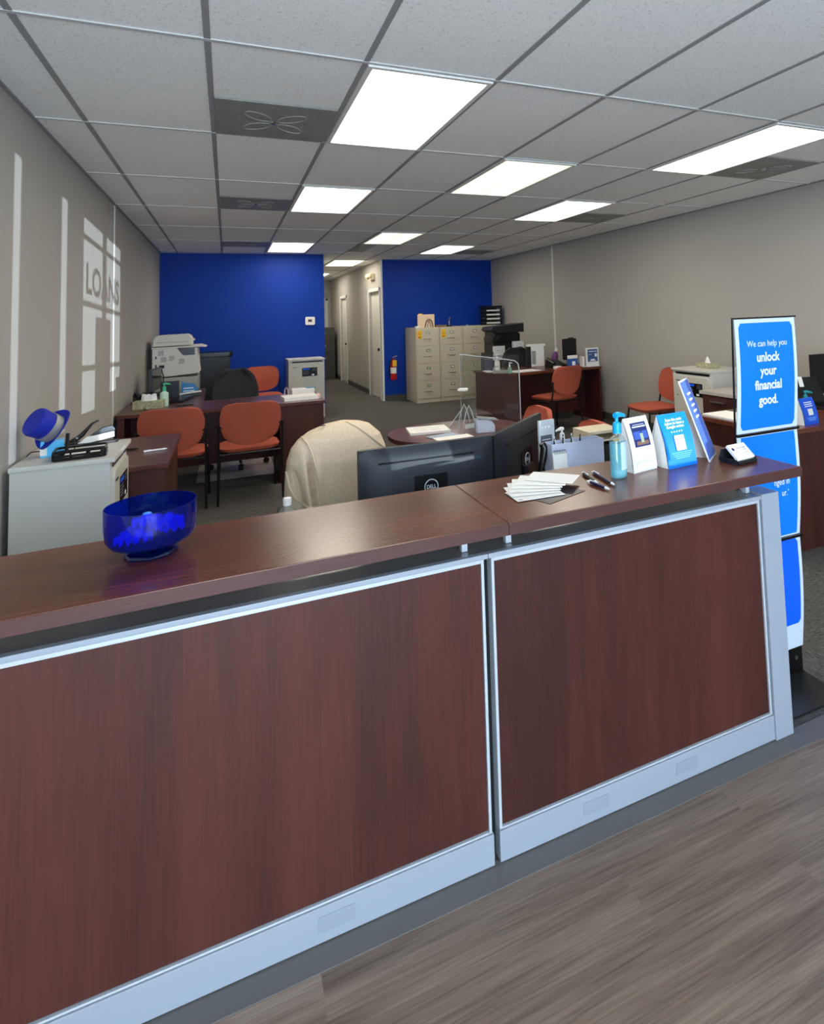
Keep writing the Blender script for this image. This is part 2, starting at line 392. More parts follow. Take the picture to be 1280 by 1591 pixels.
struct(MB().box(HX1-.008, HX1, 9.53, 11.86, 0, .10).box(HX1-.008, HX1, 12.82, YE, 0, .10).build('baseboard_hall', base_m))
def hall_door(n, y0, y1):
    d = struct(thing('door_%d' % n, '', '')); del d['label']; del d['category']; d.location = (HX1, y0, 0)
    w = y1-y0; e = .001
    f = MB().box(-.014, .09, -.06, 0-e, 0, 2.09, bev=.003).box(-.014, .09, w+e, w+.06, 0, 2.09, bev=.003).box(-.014, .09, -.06, w+.06, 2.031, 2.09, bev=.003)
    f.build('door_frame', white_trim, d)
    s = B('door_slab', mat('door_paint', (208, 206, 198), .5), d, .05, .085, .004, w-.004, .008, 2.026, bev=.002)
    k = MB().lathe([(.0, 0), (.022, .003), (.028, .02), (.02, .04), (.010, .045), (.010, .075), (.026, .08), (.026, .084), (0, .084)], n=16, M=T(-.034, .09, .93) @ R(PI/2, 'Y')).build('door_knob', black_m, s)
hall_door(1, 8.56, 9.46); hall_door(2, 11.93, 12.75)
d3 = struct(thing('door_3', '', '')); del d3['label']; del d3['category']; d3.location = (2.30, YE, 0)
MB().box(0, .06, -.02, 0, 0, 2.10, bev=.003).box(.84, .90, -.02, 0, 0, 2.10, bev=.003).box(0, .90, -.02, 0, 2.04, 2.10, bev=.003).build('door_frame', white_trim, d3)
B('door_slab', MATS['door_paint'], d3, .062, .838, -.012, -.001, .01, 2.038)

# storefront behind the camera: daylight and low sun come in through these openings
fr = mat('bronze_frame', (60, 58, 56), .4)
sf = MB()
ops = [(.02, 1.75), (2.79, 2.90), (3.27, 3.40), (3.60, 4.03), (4.07, 4.50)]; zb, zt = 1.12, 2.585  # unseen opening widths and raised sills shaped to keep sun off the counter
xs = XL
for a, b in ops: sf.box(xs, a, YF-.1, YF, 0, H); xs = b
sf.box(xs, XR, YF-.1, YF, 0, H)
for a, b in ops: sf.box(a, b, YF-.1, YF, 0, zb if a > 2.6 else .06); sf.box(a, b, YF-.1, YF, zt, H)
struct(sf.build('wall_front', wall_m))
for i, (a, b) in enumerate(ops):
    w = struct(MB().box(a, b, YF-.06, YF-.052, zb if a > 2.6 else .06, zt).build('window_%d' % (i+1), window_glass))
    f = MB()
    for zz in (1.52, 1.98, 2.45):
        if a > 3.3: f.box(a, b, YF-.085, YF-.03, zz-.02, zz+.02)
    if i == 0:
        f.box(.86, .90, YF-.085, YF-.03, .06, zt)
    if i in (0, 2, 3, 4): f.build('window_frame', fr, w)
LW = text('window_lettering', 'LOANS', black_p, None, .30, T(4.05, YF-.045, 2.06) @ UP, bold=.009, xs=.80); struct(LW)
struct(B('window_shade', fr, None, 3.86, 4.20, YF-.04, YF-.036, 1.14, 1.90))  # unseen poster in the window, inferred from its shadow on the left wall

# ------------------------------------------------------------------ ceiling lights and vents
def troffer(c0, r0, label, m, w=1.0):
    t = thing('ceiling_light', label, 'ceiling light', ((c0+.5)*S, (r0+.5)*2*S, H-.002), 0, 'fluorescent ceiling panels')
    x, y = S/2-.012, S-.012
    MB().box(-x, x, -y, -y+.022, -.012, 0).box(-x, x, y-.022, y, -.012, 0).box(-x, -x+.022, -y+.022, y-.022, -.012, 0).box(x-.022, x, -y+.022, y-.022, -.012, 0).build('frame', mat('lamp_frame', (225, 224, 220), .5), t)
    MB().box(-x+.022, x-.022, -y+.022, y-.022, -.008, -.003).build('diffuser', m, t)
troffer(2, 0, 'largest bright ceiling light, nearest panel above the counter', lamp_full)
troffer(2, 2, 'bright ceiling light in second row, left of the dimmer panel', lamp_full)
troffer(2, 5, 'bright ceiling light just before the left blue wall', lamp_full)
troffer(4, 1, 'dimmer striped ceiling light in the middle column of the ceiling', lamp_dim)
troffer(4, 4, 'dimmer ceiling light in front of the hallway opening', lamp_dim)
troffer(6, 0, 'bright ceiling light cut by the right edge of the photo', lamp_full)
troffer(6, 2, 'bright ceiling light in middle of right column, beside a vent', lamp_full)
troffer(6, 5, 'bright ceiling light just before the right blue wall', lamp_full)
troffer(4, 7, 'ceiling light inside the hallway near its opening', lamp_full)
troffer(3.75, 9.6, 'small far ceiling light deep inside the hallway', lamp_full)
vm = mat('vent_grey', (142, 142, 136), .45, var=(14, .12), bump=(500, .8)); vd = mat('vent_swirl', (160, 160, 154), .5)
def vent(x0, x1, y0, y1, label):
    t = thing('ceiling_vent', label, 'ceiling vent', ((x0+x1)/2, (y0+y1)/2, H-.002), 0, 'grey perforated ceiling vents')
    x, y = (x1-x0)/2-.014, (y1-y0)/2-.014
    B('plate', vm, t, -x, x, -y, y, -.008, 0, bev=.002)
    k = min(x/.29, 1)
    r = MB()
    for q in range(4):
        a0 = PI/4+q*PI/2; cx, cy = .12*k*math.cos(a0), .12*k*math.sin(a0)
        r.tube([(cx+.085*k*math.cos(a0)*math.cos(a)-.045*k*math.sin(a0)*math.sin(a), cy+.085*k*math.sin(a0)*math.cos(a)+.045*k*math.cos(a0)*math.sin(a), -.009) for a in [2*PI*i/20 for i in range(21)]], .0025, 5)
    r.build('swirl', vd, t)
    MB().lathe([(0, -.016), (.018, -.014), (.022, -.008)], n=14).build('hub', chrome, t)
    s = MB()
    for a in range(4): s.lathe([(0, -.011), (.005, -.010), (.006, -.008)], c=(.15*k*math.cos(a*PI/2+.3), .15*k*math.sin(a*PI/2+.3), 0), n=8)
    s.build('screw', chrome, t)
vent(S, 2*S, 1.0*S, 2*S, 'nearest ceiling vent, left of the largest ceiling light')
vent(S, 2*S, 5*S, 6*S, 'middle ceiling vent left of the second-row ceiling light')
vent(S, 2*S, 10*S, 11*S, 'small ceiling vent just before the left blue wall')
vent(7*S, 8*S, 1*S, 2*S, 'ceiling vent at right edge of photo, near the right wall')
vent(7*S, 8*S, 5*S, 6*S, 'ceiling vent in middle of ceiling near the right wall')
vent(7*S, 8*S, 11*S, 12*S, 'small ceiling vent just before the right blue wall')
vent(4*S, 4*S+.27, 10*S+.02, 11.7*S, 'narrow dark ceiling vent in front of the hallway opening')

# ------------------------------------------------------------------ reception counter
YC = -.838; ZT = .955
rc = thing('reception_counter', 'cherry reception counter with two wooden front panels and silver end post', 'reception counter', (0, YC, 0))
B('counter_top', cherry_h, rc, XL+.01, 1.3655, -.122, .290, .922, ZT, bev=.003)['label'] = 'left slab of the counter top'
B('counter_top', cherry_h, rc, 1.367, 2.492, -.122, .290, .922, ZT, bev=.003)['label'] = 'right slab of the counter top'
def front(x0, x1, lab):
    p = B('front_panel', cherry_v, rc, x0+.010, x1-.010, 0, .03, .098, .812, bev=.001); p['label'] = lab
    f = MB().box(x0, x0+.0085, -.004, .03, .09, .822, bev=.001).box(x1-.0085, x1, -.004, .03, .09, .822, bev=.001).box(x0+.009, x1-.009, -.004, .03, .8125, .822, bev=.001).box(x0+.009, x1-.009, -.003, .03, .0885, .0935, bev=.001)
    f.build('panel_trim', alu, rc)
    k = B('kick_plate', silver, rc, x0-.001, x1+.005, -.006, .03, .006, .087, bev=.002)
    for q in ((.30, .63) if x0 > 1 else (.28, .73)):
        c = x0+(x1-x0)*q
        MB().rbox(c-.045, c+.045, .030, .066, -.0075, -.0055, .004, axis=1).build('knockout_cover', mat('knockout', (146, 154, 166), .4), k)
edge = wood('cherry_edge', (58, 28, 26), (84, 44, 38), 0, .55)
B('edge_band', edge, rc, XL+.011, 1.3655, -.1235, -.1205, .9225, ZT-.002); B('edge_band', edge, rc, 1.367, 2.4925, -.1235, -.1205, .9225, ZT-.002)
B('edge_band', edge, rc, 2.4915, 2.4935, -.1205, .289, .9225, ZT-.002)
front(XL+.02, 1.339, 'left wooden front panel'); front(1.362, 2.411, 'right wooden front panel')
MB().box(XL+.02, 1.3505, -.010, .010, .824, .838, bev=.002).box(1.3515, 2.415, -.010, .010, .824, .838, bev=.002).build('cap_rail', silver, rc)
B('cap_plate', capm, rc, XL+.03, 2.414, .0105, .085, .826, .837)
B('core', dark_gap, rc, XL+.03, 2.41, .031, .07, .01, .826)
MB().box(2.415, 2.50, -.012, .075, .004, .842, bev=.003).build('end_post', silver, rc)
MB().box(XL+.02, 2.41, .086, .17, .815, .834, bev=.002).build('rear_shelf', capm, rc)
for x in (-.10, 1.288, 1.428, 2.39):
    MB().box(x, x+.018, .035, .055, .838, .922, bev=.001).build('bracket', alu, rc)
wk = thing('desk', 'cherry work desk behind the counter carrying the two black monitors', 'desk', (0, YC, 0))
B('desk_top', cherry_h, wk, .30, 2.46, .171, 1.06, .64, .665, bev=.002)
MB().box(.32, .345, .2, .95, 0, .64).box(2.385, 2.41, .2, .95, 0, .64).build('side_panel', cherry_d, wk)

# ------------------------------------------------------------------ chairs
def guest_chair(label, loc, rz):
    t = thing('guest_chair', label, 'chair', loc, rz, 'rust orange guest chairs')
    def seat(u, v):
        a = 2*PI*u; e = .42; c, s_ = math.cos(a), math.sin(a); r = v if v < 1 else 1
        x = .245*r*math.copysign(abs(c)**e, c); y = .235*r*math.copysign(abs(s_)**e, s_)
        return x, y+.01, .470-.020*r**6-.012*max(0, y/.235)**2
    sb = MB(); sb.grid(seat, 40, 8, th=.0, closed=True)
    def rim(u, v):
        x, y, z = seat(u, 1); k = 1-.07*v*v; return x*k, (y-.01)*k+.01, z-.032*v
    sb.grid(rim, 40, 3, closed=True); bmesh.ops.remove_doubles(sb.bm, verts=sb.bm.verts, dist=1e-5)
    sb.build('seat', orange, t, ang=60)
    MB().rbox(-.215, .215, -.20, .22, .412, .424, .05).build('seat_pan', black_p, t)
    def back(u, v):
        U = 2*u-1; v = .5-.5*math.cos(PI*(.08+.84*v))/math.cos(.08*PI); hw = (.222+.022*math.sin(PI*min(1, (1-v)*1.15)))*(.80+.20*max(0, 1-abs(2*v-1)**6)**.45)
        x = hw*U; z = .515+.325*v-.035*(1-U*U)*(1-v)**1.5+.012*U*U*v
        y = -.225-.05*(z-.5)/.34*1.3-.045*(1-U*U)+.012*math.sin(PI*v)
        z -= (abs(U)**6)*.022*(2*v-1)
        return x, y, z
    MB().grid(back, 18, 26, th=.030, push=(0, .030, -.001)).build('backrest', orange, t, ang=50)
    for s in (-1, 1):
        MB().tube([(s*.252, -.243, .64), (s*.20, -.235, .64)], .007, 6).build('back_bracket', black_m, t)
        MB().tube([(s*.225, .19, .415), (s*.238, .215, .2), (s*.242, .225, 0)], .0105, 8).build('leg', black_m, t)
        MB().tube([(s*.252, -.245, .66), (s*.254, -.235, .50), (s*.252, -.21, .42), (s*.254, -.225, .2), (s*.258, -.25, 0)], .0105, 8).build('leg', black_m, t)
    MB().tube([(-.225, .17, .405), (.225, .17, .405)], .009, 8).tube([(-.25, -.20, .405), (.25, -.20, .405)], .009, 8).tube([(-.235, .18, .405), (-.25, -.20, .405)], .009, 8).tube([(.235, .18, .405), (.25, -.20, .405)], .009, 8).build('seat_frame', black_m, t)
    return t
gc = guest_chair('orange chair before the left desk, farther from the left wall', (.852, 3.36, 0), math.radians(2))
dup(gc, 'orange chair before the left desk, nearest the left wall', (.272, 3.37, 0), math.radians(-3))
dup(gc, 'orange chair facing forward against the left blue wall', (1.17, 7.02, 0), math.radians(184))
dup(gc, 'orange chair standing by itself against the right wall', (5.00, 2.93, 0), math.radians(82))
dup(gc, 'orange chair pushed up to the dark desk at the back right', (4.52, 4.30, 0), math.radians(14))
dup(gc, 'orange chair at the oval table, partly behind the second monitor', (2.43, 1.37, 0), math.radians(82))
dup(gc, 'orange chair right of the oval table, behind the white pump bottle', (2.43, .66, 0), math.radians(80))

def office_chair(label, loc, rz, top=.98, m=char):
    t = thing('office_chair', label, 'office chair', loc, rz)
    k = top-.98
    def back(u, v):
        U = 2*u-1; hw = .245*(1-.62*v**5.5)*(1-.35*(1-v)**5); x = hw*U
        return x, -.20-.07*v-.05*(1-U*U), .52+(.46+k)*v-.05*abs(U)**3*v
    MB().grid(back, 18, 14, th=.055).build('backrest', m, t, subsurf=1, ang=70)
    MB().rbox(-.25, .25, -.22, .26, .42, .50, .09, bev=.025).build('seat', m, t, ang=60)
    MB().tube([(0, -.26, .60), (0, -.27, .50), (0, -.22, .40), (0, 0, .385)], .022, 8).build('back_support', black_p, t)
    MB().cyl((0, 0, .14), (0, 0, .42), .025, .025, 14).build('gas_column', black_m, t)
    st = MB()
    for q in range(5): a = q*2*PI/5+.3; st.tube([(0, 0, .145), (.29*math.cos(a), .29*math.sin(a), .085)], [.026, .015], 8)
    st.build('star_base', black_p, t)
    for q in range(5):
        a = q*2*PI/5+.3; x, y = .29*math.cos(a), .29*math.sin(a); w = Vector((-math.sin(a), math.cos(a), 0))*.022
        MB().cyl(Vector((x, y, .03))-w, Vector((x, y, .03))+w, .03, .03, 14).cyl((x, y, .04), (x, y, .085), .007, .007, 8).build('caster', black_p, t)
    return t
office_chair('charcoal office chair tucked behind the left desk', (.78, 4.62, 0), math.radians(185), 1.0)
office_chair('charcoal office chair behind the dark desk at the back right', (4.71, 5.50, 0), math.radians(178), 1.0)
office_chair('office chair behind the counter, hidden under an oatmeal cardigan', (1.172, .900, 0), 0, .88)
B('chair_mat', mat('clear_chair_mat', (170, 166, 156), .25), None, .40, 1.12, 4.02, 4.98, .0, .004, bev=.001)
tag(bpy.data.objects['chair_mat'], 'pale plastic chair mat under the left desk office chair', 'chair mat')

# cardigan over the chair behind the counter
def ip(tab, z):
    for (a, p), (b, q) in zip(tab, tab[1:]):
        if z >= b: f = (z-b)/(a-b) if a != b else 0; f = f; return q+(p-q)*f
    return tab[-1][1]
TL = [(1.014, 1.195), (1.0, 1.115), (.97, 1.035), (.935, .985), (.897, .955), (.84, .935), (.75, .926), (.66, .922), (.50, .93)]
TR = [(1.014, 1.205), (1.003, 1.285), (.985, 1.335), (.935, 1.388), (.874, 1.412), (.75, 1.425), (.50, 1.42)]
TY = [(1.014, .004), (1.0, .045), (.97, .075), (.935, .095), (.897, .108), (.84, .120), (.50, .14)]
def groove(x, z):
    d = 0
    for x0, z0, x1, z1, dep, wd in ((1.022, .88, 1.050, .62, .036, .010), (.962, .82, 1.005, .63, .030, .011), (1.065, .80, 1.085, .55, .014, .012)):
        if z < z0:
            f = (z0-z)/(z0-z1); xx = x0+(x1-x0)*min(f, 1.3); d += dep*min(1, f*4)*math.exp(-((x-xx)/wd)**2)
    for x0, z0, x1, z1, dep, wd in ((.99, .93, 1.03, .62, .016, .02), (1.055, .90, 1.068, .6, .012, .012)):
        if z < z0:
            f = (z0-z)/(z0-z1); xx = x0+(x1-x0)*f; d -= dep*min(1, f*2)*math.exp(-((x-xx)/wd)**2)
    return d
def cardi(u, v):
    a = 2*PI*u; c, s_ = math.cos(a), math.sin(a); e = .8
    cc, ss = math.copysign(abs(c)**e, c), math.copysign(abs(s_)**e, s_)
    z = 1.014-.46*(v**1.7); xl, xr, ry = ip(TL, z), ip(TR, z), ip(TY, z)
    x = (xl+xr)/2+(xr-xl)/2*cc; y = .62+ry*ss
    if ss < 0: y += groove(x, z)*min(1, -ss*2)
    else: y += .006*math.sin(9*a)*v
    return x, y, z+.004*math.sin(5*a+1)*v
ca = MB().grid(cardi, 160, 70, th=0, closed=True)
ca.bm.faces.new(ca.bm.verts[:160]) if False else None
ca = ca.build('cardigan', beige, None, ang=80)
tag(ca, 'oatmeal knit cardigan draped over the office chair behind the counter', 'cardigan')
def on_front(x, z, off=.003):
    xl, xr, ry = ip(TL, z), ip(TR, z), ip(TY, z); t = max(-1, min(1, (x-(xl+xr)/2)/((xr-xl)/2))); ang = math.acos(math.copysign(abs(t)**1.25, t))
    return (x, .62-ry*abs(math.sin(ang))**.8+groove(x, z)-off, z)
def seam(pts, r):
    P_ = []
    for (a, b), (c, d) in zip(pts, pts[1:]):
        for k in range(6): f = k/6; P_.append(on_front(a+(c-a)*f, b+(d-b)*f))
    P_.append(on_front(*pts[-1])); return P_
hm = mat('knit_hem', (208, 193, 165), .95)
MB().tube(seam([(1.005, .953), (1.025, .930), (1.042, .88), (1.055, .82), (1.070, .74), (1.078, .66), (1.078, .60)], 1), .0045, 6).build('hem', hm, ca)
MB().tube(seam([(1.215, 1.008), (1.26, .985), (1.31, .945), (1.36, .90), (1.40, .865)], 1), .0035, 6).build('hem', hm, ca)
MB().tube(seam([(.932, .80), (.940, .74), (.962, .69), (1.0, .655), (1.04, .640), (1.074, .640)], 1), .007, 6).build('cuff', hm, ca)
B('neck_tag', black_p, ca, -.012, .012, -.004, .004, 0, .004, M=T(1.100, .585, 1.001) @ R(.4, 'Z'))

# ------------------------------------------------------------------ desks
def desk_left():
    t = thing('desk', 'cherry desk by the left wall with two orange chairs before it', 'desk', (0, 0, 0))
    MB().prism([(-.20, 3.68), (.5, 3.60), (1.54, 3.545), (1.56, 4.34), (.46, 4.30), (.44, 5.62), (-.22, 5.62), (-.22, 3.7)], .712, .742, bev=.002).build('desk_top', cherry_y, t)
    pd = B('pedestal', cherry_v, t, 1.13, 1.53, 3.57, 4.31, .01, .712, bev=.002)
    MB().box(1.14, 1.52, 4.311, 4.325, .36, .70).box(1.14, 1.52, 4.311, 4.325, .03, .35).build('drawer', cherry_d, pd)
    B('modesty_panel', cherry_d, t, -.17, 1.13, 4.10, 4.12, .15, .712)
    MB().box(-.205, -.18, 3.70, 5.60, 0, .712).box(-.18, .43, 5.58, 5.60, 0, .712).build('side_panel', cherry_d, t)
    B('front_leg', cherry_d, t, -.18, -.15, 3.70, 4.1, 0, .712)
desk_left()
def desk_return():
    t = thing('desk', 'low cherry desk wing behind the left shred console', 'desk', (0, 0, 0))
    MB().box(-.20, .372, 1.425, 2.43, .714, .742, bev=.002).build('desk_top', cherry_y, t)
    MB().box(-.19, .352, 1.44, 1.46, 0, .714, bev=.001).box(-.19, .352, 2.39, 2.41, 0, .714, bev=.001).build('side_panel', cherry_v, t)
    MB().box(.33, .350, 1.461, 2.389, .03, .714, bev=.001).build('end_panel', cherry_v, t)
desk_return()
def desk_back():
    t = thing('desk', 'dark bow-front cherry desk at the back right before the filing cabinets', 'desk', (0, 0, 0))
    MB().prism([(3.78, 5.22), (3.82, 4.72), (4.06, 4.42), (4.35, 4.47), (4.8, 4.53), (5.40, 4.50), (5.44, 5.25), (4.4, 5.28)], .722, .752, bev=.002).build('desk_top', cherry_h, t)
    MB().prism([(3.80, 5.20), (3.84, 4.73), (4.07, 4.44), (4.12, 4.46), (4.14, 5.2)], .01, .722).build('pedestal', cherry_v, t)
    B('modesty_panel', cherry_d, t, 4.14, 5.38, 4.90, 4.92, .12, .722)
    MB().box(5.37, 5.40, 4.53, 5.24, 0, .722).build('side_panel', cherry_d, t)
desk_back()
def desk_right():
    t = thing('desk', 'cherry desk at the right edge behind the blue banner', 'desk', (0, 0, 0))
    MB().box(3.76, 5.45, .205, .98, .712, .742, bev=.002).build('desk_top', cherry_h, t)
    MB().box(3.80, 5.42, .225, .245, .0, .712, bev=.001).build('front_panel', cherry_v, t)
    MB().box(3.775, 3.80, .225, .96, 0, .712, bev=.001).box(5.42, 5.44, .225, .96, 0, .712).build('side_panel', cherry_d, t)
desk_right()
def credenza():
    t = thing('credenza', 'dark cherry drawer unit between right shred console and banner', 'drawer unit', (0, 0, 0))
    MB().box(4.70, 5.30, 1.0, 1.90, .715, .745, bev=.002).build('top', mat('sheen_top', (190, 180, 172), .3), t)  # light reflected off the top is put into its pale colour
    MB().box(4.72, 5.28, 1.02, 1.88, 0, .715).build('body', cherry_d, t)
    for i, (a, b) in enumerate(((.50, .70), (.27, .48), (.04, .25))):
        d = MB().box(4.705, 4.72, 1.04, 1.86, a, b, bev=.002).build('drawer', cherry_v, t)
        MB().box(4.685, 4.705, 1.58, 1.76, b-.05, b-.035, bev=.003).build('drawer_handle', chrome, d)
credenza()
def oval_table():
    t = thing('oval_table', 'small cherry table with rounded ends behind the monitors', 'table', (2.10, 1.40, 0))
    MB().prism(rrect(-.46, .46, -.32, .34, .30, 12), .715, .742, bev=.005).build('table_top', cherry_y, t)
    MB().cyl((0, 0, .03), (0, 0, .715), .05, .05, 18).build('column', cherry_d, t)
    MB().lathe([(.20, 0), (.20, .012), (.06, .035), (.05, .05)], n=32).build('foot', black_m, t)
oval_table()

# ------------------------------------------------------------------ shred consoles
def console(label, loc, rz, w, d, h):
    t = thing('shred_console', label, 'shredding console', loc, rz)
    B('body', offw, t, -w/2, w/2, 0, d, .02, h-.022, bev=.003)
    B('top', offw, t, -w/2-.006, w/2+.006, -.02, d+.004, h-.022, h, bev=.003)
    B('slot', black_s, t, -w/2+.05, w/2-.03, -.004, 0, h-.055, h-.035)
    dr = MB().prism(rrect(-w/2+.035, w/2-.035, .05, h-.075, .035), -.014, 0, axis=1, bev=.003).build('door', mat('console_door', (200, 197, 186), .4), t)
    B('latch', black_p, dr, -w/2+.06, -w/2+.12, -.018, -.014, h-.125, h-.117)
    MB().cyl((-w/2+.075, -.019, h-.27), (-w/2+.075, -.014, h-.27), .009, .009, 12).build('lock', grey_p, dr)
    lb = B('label_plate', black_s, dr, -.07, .155, -.017, -.0145, h-.265, h-.135)
    B('label_title', blue_deep, lb, -.06, .045, -.0176, -.017, h-.165, h-.145)
    l = MB()
    for q in range(4): l.box(-.06, .02+.01*(q % 2), -.0176, -.017, h-.185-.016*q, h-.181-.016*q)
    for q in range(3): l.box(.08, .14, -.0176, -.017, h-.155-.014*q, h-.152-.014*q)
    l.build('label_print', ink, lb)
    MB().rbox(.07, .11, h-.255, h-.235, -.0176, -.017, .008, axis=1).build('label_logo', ink_w, lb)
    MB().box(-w/2+.02, w/2-.02, .02, d-.02, 0, .02).build('plinth', black_p, t)
console('white shredding console at the left wall with a blue hat on it', (.17, 1.16, 0), PI/2, .50, .385, .90)
console('white shredding console against the left blue wall', (1.79, 7.12, 0), 0, .53, .45, .93)
console('off-white shredding console at the right wall with tissues on top', (4.93, 2.24, 0), -PI/2, .55, .46, .90)

# ------------------------------------------------------------------ filing cabinets
labs = ['leftmost putty filing cabinet with a yellow sticker and a cream folder on top', 'second putty filing cabinet from the hallway, with a yellow sticker',
        'third putty filing cabinet from the hallway, without a sticker', 'last putty filing cabinet, in the corner by the right wall']
for i in range(4):
    t = thing('filing_cabinet', labs[i], 'filing cabinet', (3.714+.449*i, 7.72, 0), 0, 'putty four-drawer filing cabinets')
    w = .445
    B('body', cab_m, t, .001, w, .012, .68, 0, 1.32, bev=.003)
    for k in range(4):
        z0 = .075+k*.308
        d = B('drawer', cab_m, t, .022, w-.022, 0, .012, z0, z0+.300, bev=.003)
        f = MB().box(.19, .26, -.004, 0, z0+.205, z0+.212).box(.19, .26, -.004, 0, z0+.238, z0+.245).box(.19, .197, -.004, 0, z0+.212, z0+.238).box(.253, .26, -.004, 0, z0+.212, z0+.238)
        f.build('label_holder', chrome if i < 2 else black_m, d)
        B('label_card', mat('pale_green_card', (190, 215, 180), .6) if i < 1 else paper, d, .197, .253, -.002, 0, z0+.212, z0+.238)
        MB().tube([(.175, 0, z0+.12), (.175, -.022, z0+.118), (.275, -.022, z0+.118), (.275, 0, z0+.12)], .007, 6).build('drawer_handle', chrome, d)
        MB().cyl((.150, -.012, z0+.12), (.150, 0, z0+.12), .008, .008, 8).build('thumb_latch', black_m, d)
    if i < 2:
        z0 = .075+3*.308; st = B('warning_sticker', yellow, t, .028, .112, -.0015, 0, z0+.13, z0+.275)
        MB().tube([(.070+.026*math.cos(a), -.002, z0+.215+.026*math.sin(a)) for a in [2*PI*q/20 for q in range(21)]], .0025, 5).tube([(.052, -.002, z0+.233), (.088, -.002, z0+.197)], .0025, 5).box(.045, .095, -.003, -.001, z0+.145, z0+.165).build('sticker_print', mat('brown_ink', (150, 100, 20), .6), st)
CT = 1.32
fo = thing('file_folder', 'cream folder standing in a holder on the leftmost filing cabinet', 'folder', (3.80, 7.86, CT))
B('folder', cream, fo, 0, .315, .0, .02, 0, .235, bev=.002); B('folder_tab', yellow, fo, .02, .09, .005, .015, .235, .252)
MB().tube([(.13, -.012, 0), (.155, -.012, .11), (.19, -.012, .145), (.225, -.012, .145), (.26, -.012, .11), (.285, -.012, 0)], .010, 6).tube([(.175, -.012, 0), (.195, -.012, .10), (.208, -.012, .12), (.222, -.012, .10), (.242, -.012, 0)], .006, 6).build('wire_holder', mat('bronze_wire', (110, 92, 82), .4), fo)
tag(B('note_box', paper, None, 3.735, 3.79, 7.76, 7.85, CT, CT+.03, bev=.002), 'small white box on cabinet beside the cream folder', 'box')
tag(B('paper_stack', mat('tan_board', (120, 105, 80), .8), None, 4.13, 4.32, 7.80, 8.02, CT, CT+.035, bev=.002), 'low tan stack lying on cabinet right of the folder', 'stack')
hp = thing('hole_punch', 'black and silver punch on top of the second filing cabinet', 'hole punch', (4.39, 7.86, CT))
B('base', black_p, hp, -.03, .05, -.02, .06, 0, .03, bev=.004); MB().tube([(0, 0, .02), (.01, .02, .10), (.035, .03, .17)], [.018, .014, .01], 8).build('lever', black_s, hp); B('neck', chrome, hp, -.012, .012, -.028, -.012, .02, .10, bev=.003)
for x in (4.69, 4.72):
    tag(MB().cyl((x, 7.76, CT), (x, 7.76, CT+.025), .010, .008, 10).build('binder_clip', chrome), 'small silver clip on the third filing cabinet', 'clip', 'silver clips on third cabinet')
tr = thing('letter_tray', 'black four-tier letter tray on the corner filing cabinet', 'letter tray', (5.10, 7.80, CT))
for k in range(5):
    z = .005+.078*k
    MB().box(0, .34, 0, .25, z, z+.008).box(0, .008, 0, .25, z+.008, z+.045).box(.332, .34, 0, .25, z+.008, z+.045).box(0, .34, -.006, 0, z-.004, z+.018, bev=.002).build('tray', black_p, tr)
MB().box(.0, .018, .0, .02, 0, .36).box(.322, .34, 0, .02, 0, .36).box(0, .34, .24, .25, 0, .36).build('riser', black_p, tr)
for k in range(4):
    tag(B('paper_ream', paper, None, 5.13, 5.40, 7.802, 8.03, CT+.0135+.078*k, CT+.052+.078*k, bev=.001), ['papers in lowest slot of the black letter tray', 'papers in second lowest slot of the black letter tray', 'papers in second highest slot of the black letter tray', 'papers in top slot of the black letter tray'][k], 'papers', 'papers in the letter tray')

# ------------------------------------------------------------------ copier, bin, hallway things
def copier():
    t = thing('copier', 'off-white office copier on a grey cabinet at the left wall', 'copier', (-.17, 6.05, 0))
    B('cabinet', mat('copier_cabinet', (190, 188, 178), .5), t, .03, .50, .02, .60, .03, .86, bev=.004)
    MB().box(.51, .53, .02, .05, .02, .90).box(.06, .09, .02, .60, 0, .03).box(.44, .47, .02, .60, 0, .03).build('stand_frame', grey_p, t)
    b = MB().prism([(.0, .88), (.0, 1.225), (.27, 1.225), (.335, 1.13), (.47, 1.13), (.47, 1.22), (.50, 1.22), (.51, .98), (.52, .90), (.30, .885), (.06, .87)], 0, .60, axis=1).build('body', grey_l, t)
    MB().prism([(.275, 1.226), (.338, 1.133), (.469, 1.133), (.469, 1.226)], .003, .597, axis=1).build('output_bay', black_s, t)
    MB().prism([(-.01, 1.227), (-.01, 1.24), (.53, 1.25), (.60, 1.225), (.54, 1.228)], -.01, .61, axis=1).build('scanner_deck', grey_l, t)
    MB().prism([(.0, 1.25), (.01, 1.34), (.03, 1.375), (.06, 1.39), (.37, 1.395), (.41, 1.375), (.43, 1.33), (.43, 1.258)], .01, .55, axis=1, bev=.006).build('document_feeder', grey_l, t)
    B('feeder_seam', mat('warm_grey', (150, 140, 125), .6), t, .03, .39, .007, .011, 1.298, 1.303)
    B('feeder_tab', grey_l, t, .42, .465, .10, .2, 1.31, 1.335, bev=.004)
    for x, z in ((.06, 1.14), (.09, 1.06), (.18, 1.07), (.29, 1.03)):
        v = MB(); [v.box(x, x+.062, -.002, 0, z+.009*q, z+.009*q+.005) for q in range(7)]; v.build('vent_grille', grey_p, t)
    MB().rbox(.075, .13, .985, 1.02, -.03, 0, .006, axis=1).build('power_plug', black_p, t)
    MB().tube([(.10, -.02, .985), (.11, -.025, .93), (.125, -.02, .88), (.12, -.01, .80)], .006, 6).build('power_cord', black_p, t)
    for z in (1.10, 1.0, .97): B('port', black_p, t, .03, .045, -.003, 0, z, z+.03)
copier()
